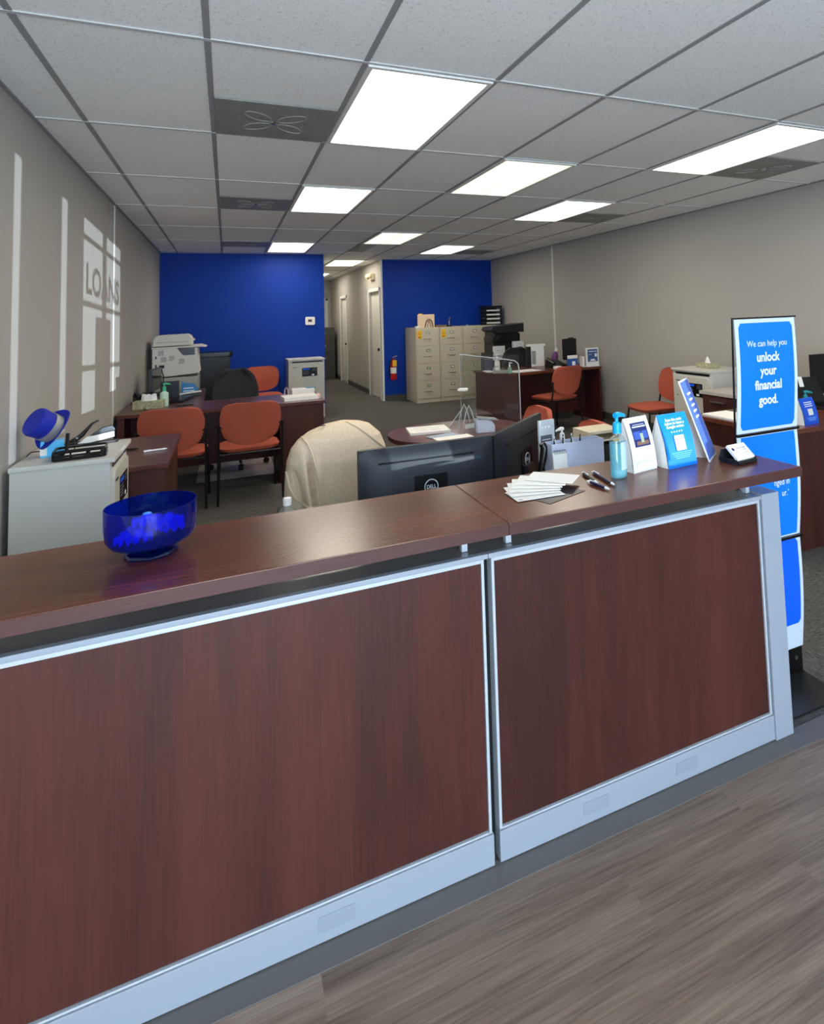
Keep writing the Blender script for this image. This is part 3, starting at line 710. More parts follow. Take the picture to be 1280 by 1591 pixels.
def bin_():
    t = thing('recycling_bin', 'black lidded bin behind the left desk next to copier', 'bin', (.50, 7.16, 0))
    MB().prism([(-.20, 0), (-.25, 1.04), (.22, 1.04), (.17, 0)], -.16, .30, axis=1, bev=.01).build('body', black_p, t)
    MB().rbox(-.27, .25, -.19, .34, 1.045, 1.10, .05, bev=.012).build('lid', mat('bin_lid', (26, 28, 30), .3), t)
    MB().tube([(-.22, .345, 1.07), (.20, .345, 1.07)], .015, 8).build('handle', black_p, t)
bin_()
th = thing('thermostat', 'white thermostat mounted on the left blue wall', 'thermostat', (1.91, YB1-.028, 1.51))
MB().rbox(-.075, .075, -.065, .065, 0, .028, .02, bev=.005, axis=1).build('case', paper, th); B('display', black_s, th, -.03, .025, -.003, 0, -.015, .022); MB().box(-.04, .035, -.0015, 0, -.022, .03).build('display_bezel', beige_p, th)
fe = thing('fire_extinguisher', 'red fire extinguisher hanging on the right blue wall', 'fire extinguisher', (3.46, YB2-.085, .38))
MB().lathe([(0, 0), (.048, .003), (.055, .02), (.055, .28), (.045, .33), (.020, .355), (.018, .375), (0, .375)], n=20).build('cylinder', red, fe)
MB().lathe([(.0556, .12), (.0556, .23)], n=20).build('label_band', paper, fe)
B('tag', yellow, fe, -.03, .045, -.062, -.058, .25, .36)
MB().tube([(-.01, 0, .37), (-.03, -.03, .41), (.06, -.03, .44)], .010, 6).tube([(0, 0, .39), (.055, -.01, .385)], .008, 6).build('valve_handle', chrome, fe)
MB().tube([(-.02, -.01, .38), (-.065, -.02, .34), (-.07, -.01, .22), (-.062, 0, .10)], .008, 6).build('hose', black_p, fe)
B('wall_bracket', black_m, fe, -.02, .02, .05, .084, .28, .36)
el = thing('emergency_light', 'almond emergency light with twin heads above the first hall door', 'emergency light', (HX1, 9.05, 2.32))
B('case', beige_p, el, -.06, 0, -.16, .16, -.06, .06, bev=.008)
for y in (-.10, .12): MB().lathe([(0, -.05), (.05, -.04), (.055, 0), (.03, .03), (0, .035)], n=16, M=T(-.095, y, .02) @ R(-PI/2.4, 'Y')).build('lamp_head', beige_p, el)
hc = thing('hall_cabinet', 'dark grey filing cabinet at the end of the hallway', 'filing cabinet', (2.62, 13.2, 0))
gm = mat('dark_grey_metal', (66, 64, 60), .5); B('body', gm, hc, 0, .58, 0, .7, 0, 1.32, bev=.004)
for k in range(4): d = B('drawer', gm, hc, .02, .56, -.012, 0, .04+k*.315, .04+k*.315+.305, bev=.002); B('drawer_handle', chrome, d, .22, .36, -.03, -.012, .22+k*.315, .235+k*.315)

# ------------------------------------------------------------------ banner stand
bt = thing('banner_stand', 'tall blue banner stand at the right end of the counter', 'banner stand', (2.505, -.62, 0))
lean = lambda z: -.062*((z-.11)/1.36)
def pan(name, z0, z1, lab):
    # thin bowed panel
    def f(u, v):
        z = z0+(z1-z0)*v; return .335*u, lean(z)-.010*math.sin(PI*v)+.0, z
    p = MB().grid(f, 2, 10, th=.004).build(name, mat('banner_white', (210, 222, 236), .3), bt); p['label'] = lab; return p
def ins(p, z0, z1, za, zb, m, r=.012):
    pts = rrect(.018, .317, z0, z1, r, 4); b = MB(); rows = 10
    def f(u, v):
        z = z0+(z1-z0)*v; e = 0
        d = min(z-z0, z1-z); e = r-math.sqrt(max(0, r*r-(r-d)**2)) if d < r else 0
        t = (z-za)/(zb-za); return .018+e+(.299-2*e)*u, lean(z)-.010*math.sin(PI*t)-.0052, z
    return b.grid(f, 1, 24, th=0).build('print', m, p)
p1 = pan('banner_panel', 1.012, 1.463, 'top banner panel'); ins(p1, 1.024, 1.447, 1.012, 1.463, blue_card)
p2 = pan('banner_panel', .572, 1.000, 'middle banner panel'); ins(p2, .578, .996, .572, 1.0, blue_card, .002)
p3 = pan('banner_panel', .115, .560, 'bottom banner panel'); ins(p3, .215, .556, .115, .56, blue_deep)
MB().box(-.004, .339, -.054, -.040, 1.001, 1.011).box(-.004, .339, -.036, -.018, .561, .571).box(-.004, .339, -.072, -.058, 1.464, 1.470).build('cross_bar', black_s, bt)
MB().tube([(-.006, -.062, 1.47), (-.006, 0, .05)], .0045, 6).tube([(.12, -.028, 1.40), (.12, .02, .05)], .010, 6).build('mast', black_s, bt)
B('lower_bracket', black_s, bt, 0, .335, .002, .008, .012, .113); MB().cyl((.30, 0, .07), (.30, .002, .07), .008, .008, 10).build('screw', chrome, bt)
B('base_plate', mat('base_steel', (30, 31, 33), .35), bt, .02, .338, -.18, .02, 0, .010, bev=.002)
def btxt(body, x, z, size, bold, za, zb, align='CENTER', xs=.9):
    t = (z-za)/(zb-za); y = lean(z)-.010*math.sin(PI*t)-.0065
    text('lettering', body, ink_w, p1 if z > 1 else p2, size, T(x, y-.001, z) @ R(.045, 'X') @ UP, bold, align, xs=xs)
btxt('We can help you', .166, 1.352, .036, 0, 1.012, 1.463)
for s_, z in (('unlock', 1.292), ('your', 1.237), ('financial', 1.180), ('good.', 1.120)): btxt(s_, .166, z, .052, .0013, 1.012, 1.463)
btxt('nged in', .225, .788, .036, 0, .572, 1.0, xs=.85); btxt('ur.\u2019', .243, .742, .036, 0, .572, 1.0, xs=.85)

# ------------------------------------------------------------------ things on the counter
def bowl():
    t = thing('pedestal_bowl', 'translucent blue footed bowl on the left of the counter', 'bowl', (.503, -.715, ZT))
    MB().lathe([(0, .0245), (.06, .026), (.088, .034), (.098, .048), (.1015, .075), (.102, .122), (.0995, .122), (.099, .076), (.0955, .050), (.086, .037), (.06, .029), (0, .028)], n=48).build('bowl', blue_glass, t)
    MB().lathe([(.0, .0), (.058, 0), (.060, .004), (.057, .009), (.030, .013), (.018, .018), (.022, .0245), (0, .0245)], n=8).build('foot', blue_glass, t, ang=20)
bowl()
candy = mat('blue_wrapper', (30, 90, 250), .3, bump=(80, 1))
candy2 = mat('pale_blue_wrapper', (90, 170, 255), .3, bump=(80, 1))
spots = [(.74*x, .74*y) for x, y in [(-.062, .01), (-.03, -.045), (.0, .04), (.028, -.02), (.06, .02), (.055, -.048), (-.045, .055), (.022, .068), (-.012, -.006), (-.072, -.03)]]
for i, (x, y) in enumerate(spots):
    b = MB(); z = ZT+.060+(.020 if i in (8, 3, 5) else 0)+.006*(i % 3)
    def f(u, v, i=i):
        a = 2*PI*u; r = (.024+.005*(i % 3))*v; return .503+x+r*math.cos(a), -.715+y+r*math.sin(a)*.9, z+.010*math.sin(9*a+i)*v-.012*v
    b.grid(f, 36, 4, th=.0015, closed=True)
    b.lathe([(0, -.012), (.011, -.006), (.013, 0), (.009, .008), (0, .011)], c=(.503+x, -.715+y, z), n=12)
    tag(b.build('wrapped_candy', candy if i % 2 else candy2), 'blue crinkled candy inside the blue footed bowl', 'candy', 'wrapped candies in the blue bowl')

def pump_bottle(name, label, loc, rz, r, h, body, liquid, pump, lv=.8, ry=.7):
    t = thing(name, label, 'pump bottle', loc, rz)
    MB().lathe([(0, 0), (r*.92, .001), (r, .006), (r, h*.80), (r*.85, h*.88), (r*.45, h*.94), (r*.42, h)], n=32, sy=ry).build('bottle', body, t)
    if liquid: MB().lathe([(0, .003), (r*.88, .004), (r*.93, .009), (r*.93, h*lv*.9), (r*.93, h*lv*.9+.001), (0, h*lv*.9+.001)], n=32, sy=ry).build('liquid', liquid, t)
    k = r/.034
    MB().lathe([(r*.46, h-.002), (.015*k, h+.001), (.015*k, h+.022*k), (.012*k, h+.032*k), (.006*k, h+.036*k), (.006*k, h+.052*k), (0, h+.052*k)], n=20)\
        .tube([(.010*k, 0, h+.056*k), (-.008*k, 0, h+.058*k), (-.040*k, 0, h+.052*k), (-.046*k, 0, h+.046*k)], [.009*k, .010*k, .006*k, .004*k], 10).build('pump', pump, t)
    return t
sb = pump_bottle('sanitizer_bottle', 'tall clear hand sanitizer bottle with bright blue pump on counter', (1.878, -.752, ZT), math.radians(198), .034, .150, bottle_clear, gel_blue, cyan_p, .85)
MB().grid(lambda u, v: (.0345*math.cos(1.15+1.9*u), .0345*.7*math.sin(1.15+1.9*u), .03+.09*v), 10, 2).build('rear_label', mat('pale_label', (190, 215, 225), .5), sb)
MB().grid(lambda u, v: (.0348*math.cos(3.75+.7*u), .0348*.7*math.sin(3.75+.7*u), .098+.022*v), 6, 2).build('orange_label', mat('orange_label', (240, 180, 60), .5), sb)['label'] = 'orange and yellow label patch'
# white tent card
def tent(name, label, loc, rz, w, h, d, front_m, bow=.010, cat='table tent card'):
    t = thing(name, label, cat, loc, rz)
    def f(u, v): return -w/2+w*u, -d/2+d/2*v-bow*math.sin(PI*v), h*v
    def g(u, v): return -w/2+w*u, d/2-d/2*v+bow*math.sin(PI*v)*.6, h*v
    MB().grid(g, 2, 12, th=-.0008).build('rear_panel', paper, t)
    MB().prism([(-d/2+.003, .0005), (d/2-.003, .0005), (d*.25, h*.5), (0, h-.004), (-d*.25-bow*.6, h*.5)], -w/2+.0006, -w/2+.0012, axis=0).build('side_gusset', paper, t)
    fp = MB().grid(f, 2, 12, th=.0008).build('front_panel', front_m, t)
    return t, fp, (lambda u, v, o=.0012: (-w/2+w*u, -d/2+d/2*v-bow*math.sin(PI*v)-o, h*v)), math.atan2(d/2, h)
def patch(fn, u0, u1, v0, v1, m, parent, name='print', o=.0014): return MB().grid(lambda u, v: fn(u0+(u1-u0)*u, v0+(v1-v0)*v, o), 2, 8).build(name, m, parent)
t1, fp, fn, an_ = tent('tent_card', 'white table tent card with a dark blue picture on counter', (1.997, -.690, ZT), math.radians(10), .118, .180, .085, paper)
pic = patch(fn, .20, .86, .46, .90, navy_print, fp, 'picture'); patch(fn, .24, .55, .60, .74, mat('blue_chairs', (70, 100, 190), .5), pic, 'picture_shape', .0018); patch(fn, .60, .82, .60, .74, MATS['blue_chairs'], pic, 'picture_shape', .0018)
patch(fn, .30, .80, .49, .56, mat('wood_print', (150, 110, 90), .5), pic, 'picture_shape', .0018); patch(fn, .50, .62, .53, .70, mat('pale_bottle_print', (190, 200, 160), .5), pic, 'picture_shape', .0022)
patch(fn, .26, .82, .81, .835, ink_w, pic, 'picture_title', .0018); patch(fn, .30, .78, .855, .865, ink_w, pic, 'picture_title', .0018)
for v in (.17, .145, .12): patch(fn, .15, .85, v, v+.006, ink, fp, 'fine_print')
t2, fp, fn, an_ = tent('tent_card', 'bright blue table tent card asking for a review on counter', (2.148, -.705, ZT), math.radians(6), .142, .180, .095, blue_card)
for s_, v in (('Scan the code', .865), ('below to leave a', .80), ('Google review.', .735)):
    p = fn(.5, v, .002); text('lettering', s_, ink_w, fp, .0145, T(*p) @ R(-.22, 'X') @ UP, .0002)
for k in range(5):
    p = fn(.32+.09*k, .665, .0016); st = []
    for q in range(10): rr = .0042 if q % 2 == 0 else .0018; a = PI/2+q*PI/5; st.append((rr*math.cos(a), rr*math.sin(a)))
    MB().prism(st, 0, .0003, M=T(*p) @ R(-.15, 'X') @ UP).build('star', ink_w, fp)
MB().rbox(-.024, .024, -.026, .026, 0, .0004, .004, M=T(*fn(.5, .46, .0045)) @ R(-.25, 'X') @ UP).build('white_square', paper, fp)
for k, v in enumerate((.27, .235, .20, .165)): patch(fn, .17+.04*k, .88-.04*k, v, v+.010, mat('faint_ink', (120, 190, 250), .5), fp, 'fine_print')
# tall leaning card with easel back
lc = thing('easel_card', 'tall thin blue counter card standing edge-on behind card holder', 'display card', (2.272, -.757, ZT))
d_ = Vector((.80, .60, 0)).normalized(); n_ = Vector((-d_.y, d_.x, 0)); upv = (n_*.095+Vector((0, 0, .287)))
MX = Matrix.Identity(4); u3 = upv.normalized(); n3 = d_.cross(u3)
for i in range(3): MX[i][0] = d_[i]; MX[i][1] = u3[i]; MX[i][2] = n3[i]
L = upv.length
MB().box(0, .15, 0, L, -.003, 0, M=MX).build('card', paper, lc); MB().box(.006, .144, .006, L-.006, .0004, .001, M=MX).build('print', mat('violet_blue_print', (80, 110, 200), .4), lc)
for k in range(5): MB().box(.05, .11, L-.06-.022*k, L-.052-.022*k, .0012, .0016, M=MX).build('lettering', ink_w, lc)
MB().prism([(0.003, 0), (.13, 0), (.058, .165)], .06, .062, M=Matrix(((n_.x, 0, d_.x, 0), (n_.y, 0, d_.y, 0), (0, 1, 0, 0), (0, 0, 0, 1)))).build('easel_back', paper, lc)
# business card holder
bc = thing('business_card_holder', 'black business card holder full of white cards on counter end', 'card holder', (2.366, -.800, ZT), math.radians(6))
MB().prism([(-.042, .003), (-.038, 0), (.04, 0), (.04, .004), (-.030, .006), (-.034, .014), (-.040, .014)], -.05, .05, axis=0).build('cradle', black_p, bc)
MB().prism([(.022, .004), (.048, .004), (.032, .046), (.026, .046)], -.05, .05, axis=0, bev=.001).build('back_rest', black_p, bc)
MB().box(-.053, -.050, -.035, .035, 0, .018).box(.050, .053, -.035, .035, 0, .018).build('side_wall', black_p, bc)
MC = T(0, -.030, .012) @ R(math.radians(42), 'X')
cd = MB().box(-.046, .046, 0, .062, 0, .010, M=MC).build('business_card', paper, None); cd.parent = None
cs = thing('business_cards', 'white business cards resting in the black counter card holder', 'business cards', (2.366, -.800, ZT), math.radians(6)); cd.parent = cs
MB().box(-.016, .032, .042, .045, .0101, .0104, M=MC).box(-.008, .03, .034, .036, .0101, .0104, M=MC).box(.0, .03, .022, .024, .0101, .0104, M=MC).build('card_print', ink, cs)
MB().lathe([(.004, 0), (.0065, 0), (.0065, .0004), (.004, .0004), (.004, 0)], n=16, M=MC @ T(-.032, .042, .0101)).build('card_logo', navy, cs)
# fan of white cards with dark leaflet under it
tag(B('leaflet', mat('dark_gloss_print', (30, 18, 30), .35), None, -.085, .085, -.055, .055, 0, .0012, M=T(1.600, -.800, ZT) @ R(.35, 'Z')), 'dark glossy leaflet under the fan of white cards', 'leaflet')
fl_ = ['lowest white card in the fan on the counter', 'second lowest white card in the fan on the counter', 'third lowest white card in the fan', 'third highest white card in the fan', 'second highest white card in the fan', 'topmost white card of the fan on the counter']
for i in range(6):
    a = math.radians([-3, -12, -20, -27, -36, -46][i]); z = ZT+.0025+.0034*i
    x, y = [(1.545, -.775), (1.550, -.745), (1.565, -.728), (1.585, -.712), (1.610, -.702), (1.650, -.700)][i]
    tl = R(math.radians(1.2), 'Y')
    o = tag(B('postcard', paper, None, -.080, .080, -.050, .050, 0, .0011, M=T(x, y, z) @ R(a, 'Z')), fl_[i], 'card', 'white cards fanned out on the counter')
    if i == 0: B('card_print', ink, o, -.072, -.060, -.042, -.036, .0011, .0014, M=T(x, y, z) @ R(a, 'Z'))
def pen(name, label, p0, p1, m, tipm):
    t = thing(name, label, 'pen', (p0[0], p0[1], ZT+.0065), math.atan2(p1[1]-p0[1], p1[0]-p0[0])); L_ = math.hypot(p1[0]-p0[0], p1[1]-p0[1])
    MB().tube([(.018, 0, 0), (.030, 0, 0), (L_*.6, 0, 0), (L_-.02, 0, 0)], [.0050, .0055, .0058, .0048], 12).build('barrel', m, t)
    MB().tube([(L_-.02, 0, 0), (L_-.006, 0, 0), (L_, 0, 0)], [.0048, .003, .0008], 10).build('tip', tipm, t)
    MB().tube([(0, 0, 0), (.008, 0, 0), (.010, 0, 0), (.018, 0, 0)], [.003, .003, .0052, .0052], 10).build('clicker', ink_w, t)
    B('clip', tipm, t, .012, .055, -.0015, .0015, .0058, .0075)
pen('pen', 'black pen with white ends, first right of fanned cards', (1.793, -.655), (1.765, -.790), black_p, ink_w)
pen('pen', 'navy pen half under the fanned cards', (1.752, -.752), (1.760, -.865), navy, ink_w)
pen('pen', 'navy pen nearest to the sanitizer bottle', (1.828, -.665), (1.800, -.835), navy, ink_w)

# ------------------------------------------------------------------ behind the counter
def monitor(name, label, loc, rz, w=.555, h=.335, z0=.67, logo=True, tilt=0):
    """loc on desk; screen faces +y local, back seen from -y"""
    t = thing(name, label, 'monitor', loc, rz)
    b = MB().rbox(-w/2, w/2, z0-h/2, z0+h/2, -.010, .012, .004, axis=1, bev=.003); b.build('bezel', black_p, t)
    def bk(u, v):
        U, V = 2*u-1, 2*v-1; k = (1-abs(U)**5)*(1-abs(V)**5); return w/2*U*.995, -.010-.028*k, z0+h/2*V*.99
    MB().grid(bk, 20, 16).build('rear_shell', mon_m, t)
    B('screen', glass_face, t, -w/2+.01, w/2-.01, .012, .0128, z0-h/2+.02, z0+h/2-.01)
    B('vent_slot', black_s, t, -w*.37, w*.33, -.0405, -.030, z0+h*.33, z0+h*.345)
    MB().rbox(-.065, .065, z0-.075, z0+.045, -.0415, -.030, .003, axis=1).build('mount_cover', black_s, t)
    if logo:
        MB().tube([(.026*math.cos(a), -.042, z0+.026*math.sin(a)) for a in [2*PI*k/28 for k in range(29)]], .002, 6).build('logo_ring', alu, t)
        text('logo_lettering', 'DELL', alu, t, .020, T(0, -.0425, z0-.007) @ UP, .0004, xs=.85)
    MB().box(-.04, .04, -.06, -.035, .02, z0-.02, bev=.006).build('stand_column', black_p, t)
    MB().rbox(-.12, .12, -.13, .06, 0, .012, .03, bev=.003).build('stand_base', black_p, t)
    return t
ZD = .665
monitor('monitor', 'wide black monitor with round logo, left one behind the counter', (1.383, -.20, ZD), math.radians(-1), .536, .310, .208)
monitor('monitor', 'black monitor turned away, right one of the two behind the counter', (1.868, -.010, ZD), math.radians(41.8), .57, .310, .205)
wb = thing('water_bottle', 'clear water bottle with white cap just behind the counter', 'bottle', (.875, -.10, ZD))
MB().lathe([(0, 0), (.028, .001), (.031, .008), (.031, .045), (.028, .055), (.031, .065), (.033, .140), (.031, .158), (.014, .180), (.012, .190), (0, .190)], n=24).build('bottle', bottle_clear, wb)
MB().lathe([(.0145, .180), (.0150, .182), (.0150, .202), (.0135, .206), (0, .206)], n=24).build('cap', paper, wb)
MB().lathe([(.0315, .07), (.0315, .13)], n=24).build('label', mat('pale_label', (190, 215, 225)), wb)
ob = thing('desk_organizer', 'frosted white organizer box holding pens behind the counter', 'organizer', (1.895, -.268, ZD))
fro = mat('frosted_white', (196, 205, 228), .35)
MB().box(0, .255, 0, .004, 0, .306, bev=.001).box(0, .255, .066, .07, 0, .306, bev=.001).box(0, .004, .004, .066, 0, .306).box(.251, .255, .004, .066, 0, .306).box(.004, .251, .004, .066, 0, .004).build('box', fro, ob)
for i in range(7):
    x = .028+.021*i
    tag(MB().tube([(1.893+x, -.233, ZD+.12), (1.893+x+.008*(-1)**i, -.230, ZD+.300), (1.893+x+.010*(-1)**i, -.228, ZD+.312+.004*(i % 3))], [.004, .004, .0035], 8).tube([(1.893+x+.010*(-1)**i, -.228, ZD+.312+.004*(i % 3)), (1.893+x+.011*(-1)**i, -.228, ZD+.326+.004*(i % 3))], .0028, 6).build('pen', ink_w if i % 2 else black_p), 'pen standing upright in the frosted white organizer', 'pen', 'pens in the organizer box')
np_ = thing('spiral_notepad', 'small white spiral notepad standing left of the organizer', 'notepad', (1.872, -.345, ZD))
MB().prism([(0, 0), (.06, 0), (.03, .285)], 0, .064, axis=0, M=T(0, 0, 0)).build('easel', paper, np_)
sp = MB()
for q in range(8): sp.tube([(.006+.0075*q, .030+.007*math.cos(a), .286+.007*math.sin(a)) for a in [2*PI*k/10 for k in range(11)]], .0008, 4)
sp.build('spiral', black_m, np_)
ds = thing('display_sign', 'grey and white countertop sign right of the monitors', 'display sign', (1.955, -.115, ZD), math.radians(8))
MB().rbox(-.043, .043, 0, .380, -.004, .004, .003, axis=1).build('panel', mat('display_grey', (196, 200, 205), .4), ds)
B('poster', mat('slate_print', (88, 92, 100), .5), ds, -.034, .028, -.0046, -.004, .10, .315)
l = MB()
for q in range(7): l.box(-.026, .018-.008*(q % 2), -.0052, -.0046, .295-.018*q, .298-.018*q)
for q in range(3): l.rbox(-.028+.018*q, -.018+.018*q, .345, .355, -.0048, -.004, .005, axis=1)
l.build('print', ink_w, ds); B('foot', ds.children[0].data.materials[0], ds, -.043, .043, -.05, .05, -.0, .004)
MB().rbox(0.0, .028, .16, .235, -.006, -.0046, .003, axis=1).build('card', paper, ds)
hs = thing('phone_handset', 'black phone handset beside right monitor behind the counter', 'phone', (1.868, -.215, ZD))
MB().tube([(.0, 0, .19), (.012, -.004, .25), (.022, 0, .285), (.012, .004, .305)], [.014, .015, .018, .013], 10).build('handset', black_s, hs)
MB().prism([(-.02, 0), (.03, 0), (.015, .20), (-.01, .20)], -.02, .02, axis=1, bev=.004).build('cradle', black_p, hs)
pump_bottle('pump_bottle', 'small clear pump bottle with white pump behind the counter', (2.035, -.115, ZD), math.radians(10), .026, .290, bottle_clear, None, paper)
wo = thing('desktop_box', 'tan open-fronted box behind the frosted organizer', 'box', (2.170, -.125, ZD))
tanm = mat('tan_laminate', (214, 200, 172), .5)
MB().box(0, .18, 0, .14, .290, .303, bev=.001).box(0, .01, 0, .14, 0, .290).box(.17, .18, 0, .14, 0, .290).box(0.01, .17, .13, .14, 0, .290).box(.01, .17, 0.0, .13, .255, .263).build('shell', tanm, wo)
B('tray', black_p, wo, .012, .168, -.004, .125, .06, .24)  # solid black block painting the shade in the box's open front

# ------------------------------------------------------------------ oval table things
ZT2 = .742
def stack(name, label, cat, m, x, y, w, d, h, rz, z=ZT2, lines=False, group=None):
    o = thing(name, label, cat, (x, y, z), rz, group); MB().box(-w/2, w/2, -d/2, d/2, 0, h, bev=.001).build('sheets', m, o)
    if lines:
        l = MB(); [l.box(-w*.35, w*.3, -d*.35+d*.12*q, -d*.33+d*.12*q, h, h+.0004) for q in range(6)]; l.build('print', mat('faint_grey_ink', (190, 188, 184), .6), o)
    return o
stack('paper_stack', 'white paper stack on the left of the oval table', 'papers', paper, 1.915, 1.47, .27, .22, .016, math.radians(-8), lines=True)
stack('brochure', 'grey-blue brochure on the oval table before the acrylic holder', 'brochure', mat('greyblue_print', (150, 165, 190), .4), 1.95, 1.235, .20, .12, .006, math.radians(14))
stack('paper_pad', 'white pad at the near edge of the oval table', 'papers', paper, 1.98, 1.150, .24, .10, .008, math.radians(4))
sg = thing('sneeze_guard', 'clear acrylic sneeze guard standing on the oval table', 'sneeze guard', (2.225, 1.64, ZT2), math.atan2(1.30-1.64, 2.535-2.225))
GL = math.hypot(2.535-2.225, 1.30-1.64)
B('pane', acrylic, sg, 0, GL, -.002, .002, .0, .485)
MB().tube([(0, 0, 0), (0, 0, .49), ], .0022, 6).tube([(0.0, 0, .49), (GL-.10, 0, .455), (GL-.03, 0, .445), (GL-.005, 0, .425), (GL, 0, .39), (GL, 0, 0)], .0038, 8).build('rim', acrylic_edge, sg)
MB().prism([(0, 0), (0, .09), (.20, 0)], -.002, .002, axis=0, M=R(PI, 'Z')).prism([(0, 0), (0, .09), (.12, 0)], GL-.002, GL+.002, axis=0).build('foot', acrylic, sg)
MB().tube([(0, -.20, .003), (0, 0, .09)], .003, 6).build('foot_rim', acrylic_edge, sg)
B('slot_tray', paper, sg, .0, .065, -.05, -.004, .23, .25, bev=.006)
ah = thing('brochure_holder', 'clear arched acrylic brochure holder on the oval table', 'brochure holder', (2.13, 1.285, ZT2), math.radians(6))
for y in (-.03, .04):
    MB().tube([(-.045, y, 0), (-.040, y, .07), (-.02, y, .14), (0, y, .18), (.02, y, .14), (.040, y, .07), (.045, y, 0)], .004, 6).build('arch', acrylic_edge, ah)
B('front_wall', acrylic, ah, -.045, .045, -.045, -.042, 0, .075); B('card', paper, ah, -.035, .035, -.036, -.034, .03, .06)
rl = thing('card_dispenser', 'rounded white dispenser right of the arched holder on oval table', 'dispenser', (2.225, 1.235, ZT2), math.radians(-10))
MB().prism([(-.05, 0), (.07, 0), (.07, .045), (.05, .075), (.01, .09), (-.05, .085)], -.04, .05, axis=1, bev=.006).build('case', mat('pale_blue_white', (205, 215, 235), .35), rl)
B('flap', acrylic_edge, rl, -.055, .08, -.045, .055, .088, .092, M=R(.15, 'Y'))

# ------------------------------------------------------------------ left desk things
ZK = .742
ti = thing('tissue_box', 'patterned tissue box on the left desk beside green pump bottle', 'tissue box', (.005, 4.03, ZK), math.radians(-6))
B('box', green_box, ti, -.125, .125, -.06, .06, 0, .075, bev=.003)
def tissue(u, v): a = 2*PI*u; r = .055-.015*v+.012*math.sin(5*a)*v; return r*math.cos(a)*1.25, r*.5*math.sin(a), .070+.055*v+.012*math.sin(3*a)*v
MB().grid(tissue, 30, 4, closed=True).grid(lambda u, v: ((.05*(1-v))*math.cos(2*PI*u), .02*(1-v)*math.sin(2*PI*u), .118+.01*v), 20, 2, closed=True).build('tissue', paper, ti)
pump_bottle('pump_bottle', 'green topped lotion pump bottle on the left desk', (.125, 4.10, ZK), math.radians(190), .038, .150, mat('pale_green_bottle', (190, 220, 200), .35), None, green_p, ry=.8)
mn = thing('monitor', 'slim dark monitor seen from the side by the left wall', 'monitor', (-.06, 5.28, ZK), math.radians(83))
MB().rbox(-.22, .22, .05, .29, -.012, .025, .008, axis=1, bev=.003).build('case', mat('dark_grey_shell', (70, 72, 74), .4), mn); B('screen', glass_face, mn, -.21, .21, -.0125, -.012, .06, .28); MB().rbox(-.1, .1, -.06, .08, 0, .012, .02).build('stand_base', black_p, mn); B('stand_column', black_p, mn, -.03, .03, .026, .05, .012, .15)
ph = thing('desk_phone', 'black desk phone on the left desk by the wall', 'phone', (-.075, 4.48, ZK), math.radians(20))
MB().prism([(-.09, 0), (.09, 0), (.09, .09), (-.09, .03)], -.09, .09, axis=0, bev=.005).build('base', black_p, ph); MB().tube([(-.06, -.09, .07), (-.065, -.06, .085), (-.065, .06, .115), (-.06, .09, .10)], [.022, .015, .015, .022], 8).build('handset', black_s, ph)
MB().tube([(-.08, .06, .02), (-.13, 0, .01), (-.135, -.25, .012), (-.13, -.6, .006)], .004, 6).build('cord', black_p, ph)
db = tag(B('file_box', mat('dark_navy_box', (30, 40, 52), .5), None, .03, .20, 4.78, 4.90, ZK, ZK+.17, bev=.002), 'dark navy box standing on the left desk', 'box')
bb = thing('desk_basket', 'blue rounded holder beside the dark box on left desk', 'holder', (.285, 5.02, ZK))
MB().prism([(-.07, 0), (.10, 0), (.09, .07), (.05, .115), (-.07, .14)], -.05, .05, axis=1, bev=.003).build('shell', mat('sky_blue_plastic', (30, 120, 180), .35), bb); MB().box(-.05, .06, -.052, -.05, .04, .05).box(-.05, .05, -.052, -.05, .07, .08).build('print', ink_w, bb)
cc = thing('card_terminal', 'black card terminal with a white sheet on left desk', 'card terminal', (.31, 4.84, ZK), .1)
B('body', black_p, cc, -.07, .10, -.05, .05, 0, .035, bev=.004); B('sheet', paper, cc, -.10, .11, -.06, .05, .036, .042, M=R(-.08, 'Y'))
kb = thing('keyboard', 'black keyboard on the left desk behind pump bottle', 'keyboard', (.24, 4.50, ZK), math.radians(78))
B('body', black_p, kb, -.20, .20, -.07, .07, 0, .02, bev=.003); k_ = MB(); [k_.box(-.19+.027*i, -.168+.027*i, -.06+.026*j, -.038+.026*j, .02, .025) for i in range(14) for j in range(5)]; k_.build('keys', black_s, kb)
tag(B('mobile_phone', black_s, None, -.07, .07, -.03, .03, 0, .012, bev=.003, M=T(.30, 4.06, ZK) @ R(.15, 'Z')), 'flat black device on the left desk right of pump bottle', 'phone')
stack('paper_stack', 'loose white papers with a pink corner on left desk pedestal', 'papers', paper, 1.33, 3.80, .32, .24, .035, math.radians(4), ZK)
o = MB().tube([(1.20, 3.93, ZK+.036), (1.205, 3.94, ZK+.085), (1.22, 3.94, ZK+.11), (1.235, 3.94, ZK+.085), (1.24, 3.93, ZK+.036)], .004, 6).build('ribbon_loop', mat('pale_pink', (235, 190, 180), .6)); tag(o, 'pale pink loop standing on papers of left desk', 'loop')
tag(B('pink_tag', mat('pale_pink', (235, 190, 180)), None, 1.493, 1.52, 3.70, 3.80, ZK+.001, ZK+.042, bev=.002), 'pink tag at the end of the papers on left desk', 'tag')
stack('paper_stack', 'taller white paper stack at the rear of the left desk', 'papers', paper, 1.40, 4.13, .22, .18, .065, math.radians(-3), ZK)
tag(B('blue_booklet', mat('teal_cover', (70, 120, 150), .4), None, 1.43, 1.53, 4.10, 4.20, ZK+.0665, ZK+.073), 'small teal booklet on the taller paper stack', 'booklet')
tag(B('mug', grey_p, None, 1.26, 1.285, 4.12, 4.145, ZK, ZK+.05, bev=.004), 'small grey container beside the taller paper stack', 'container')
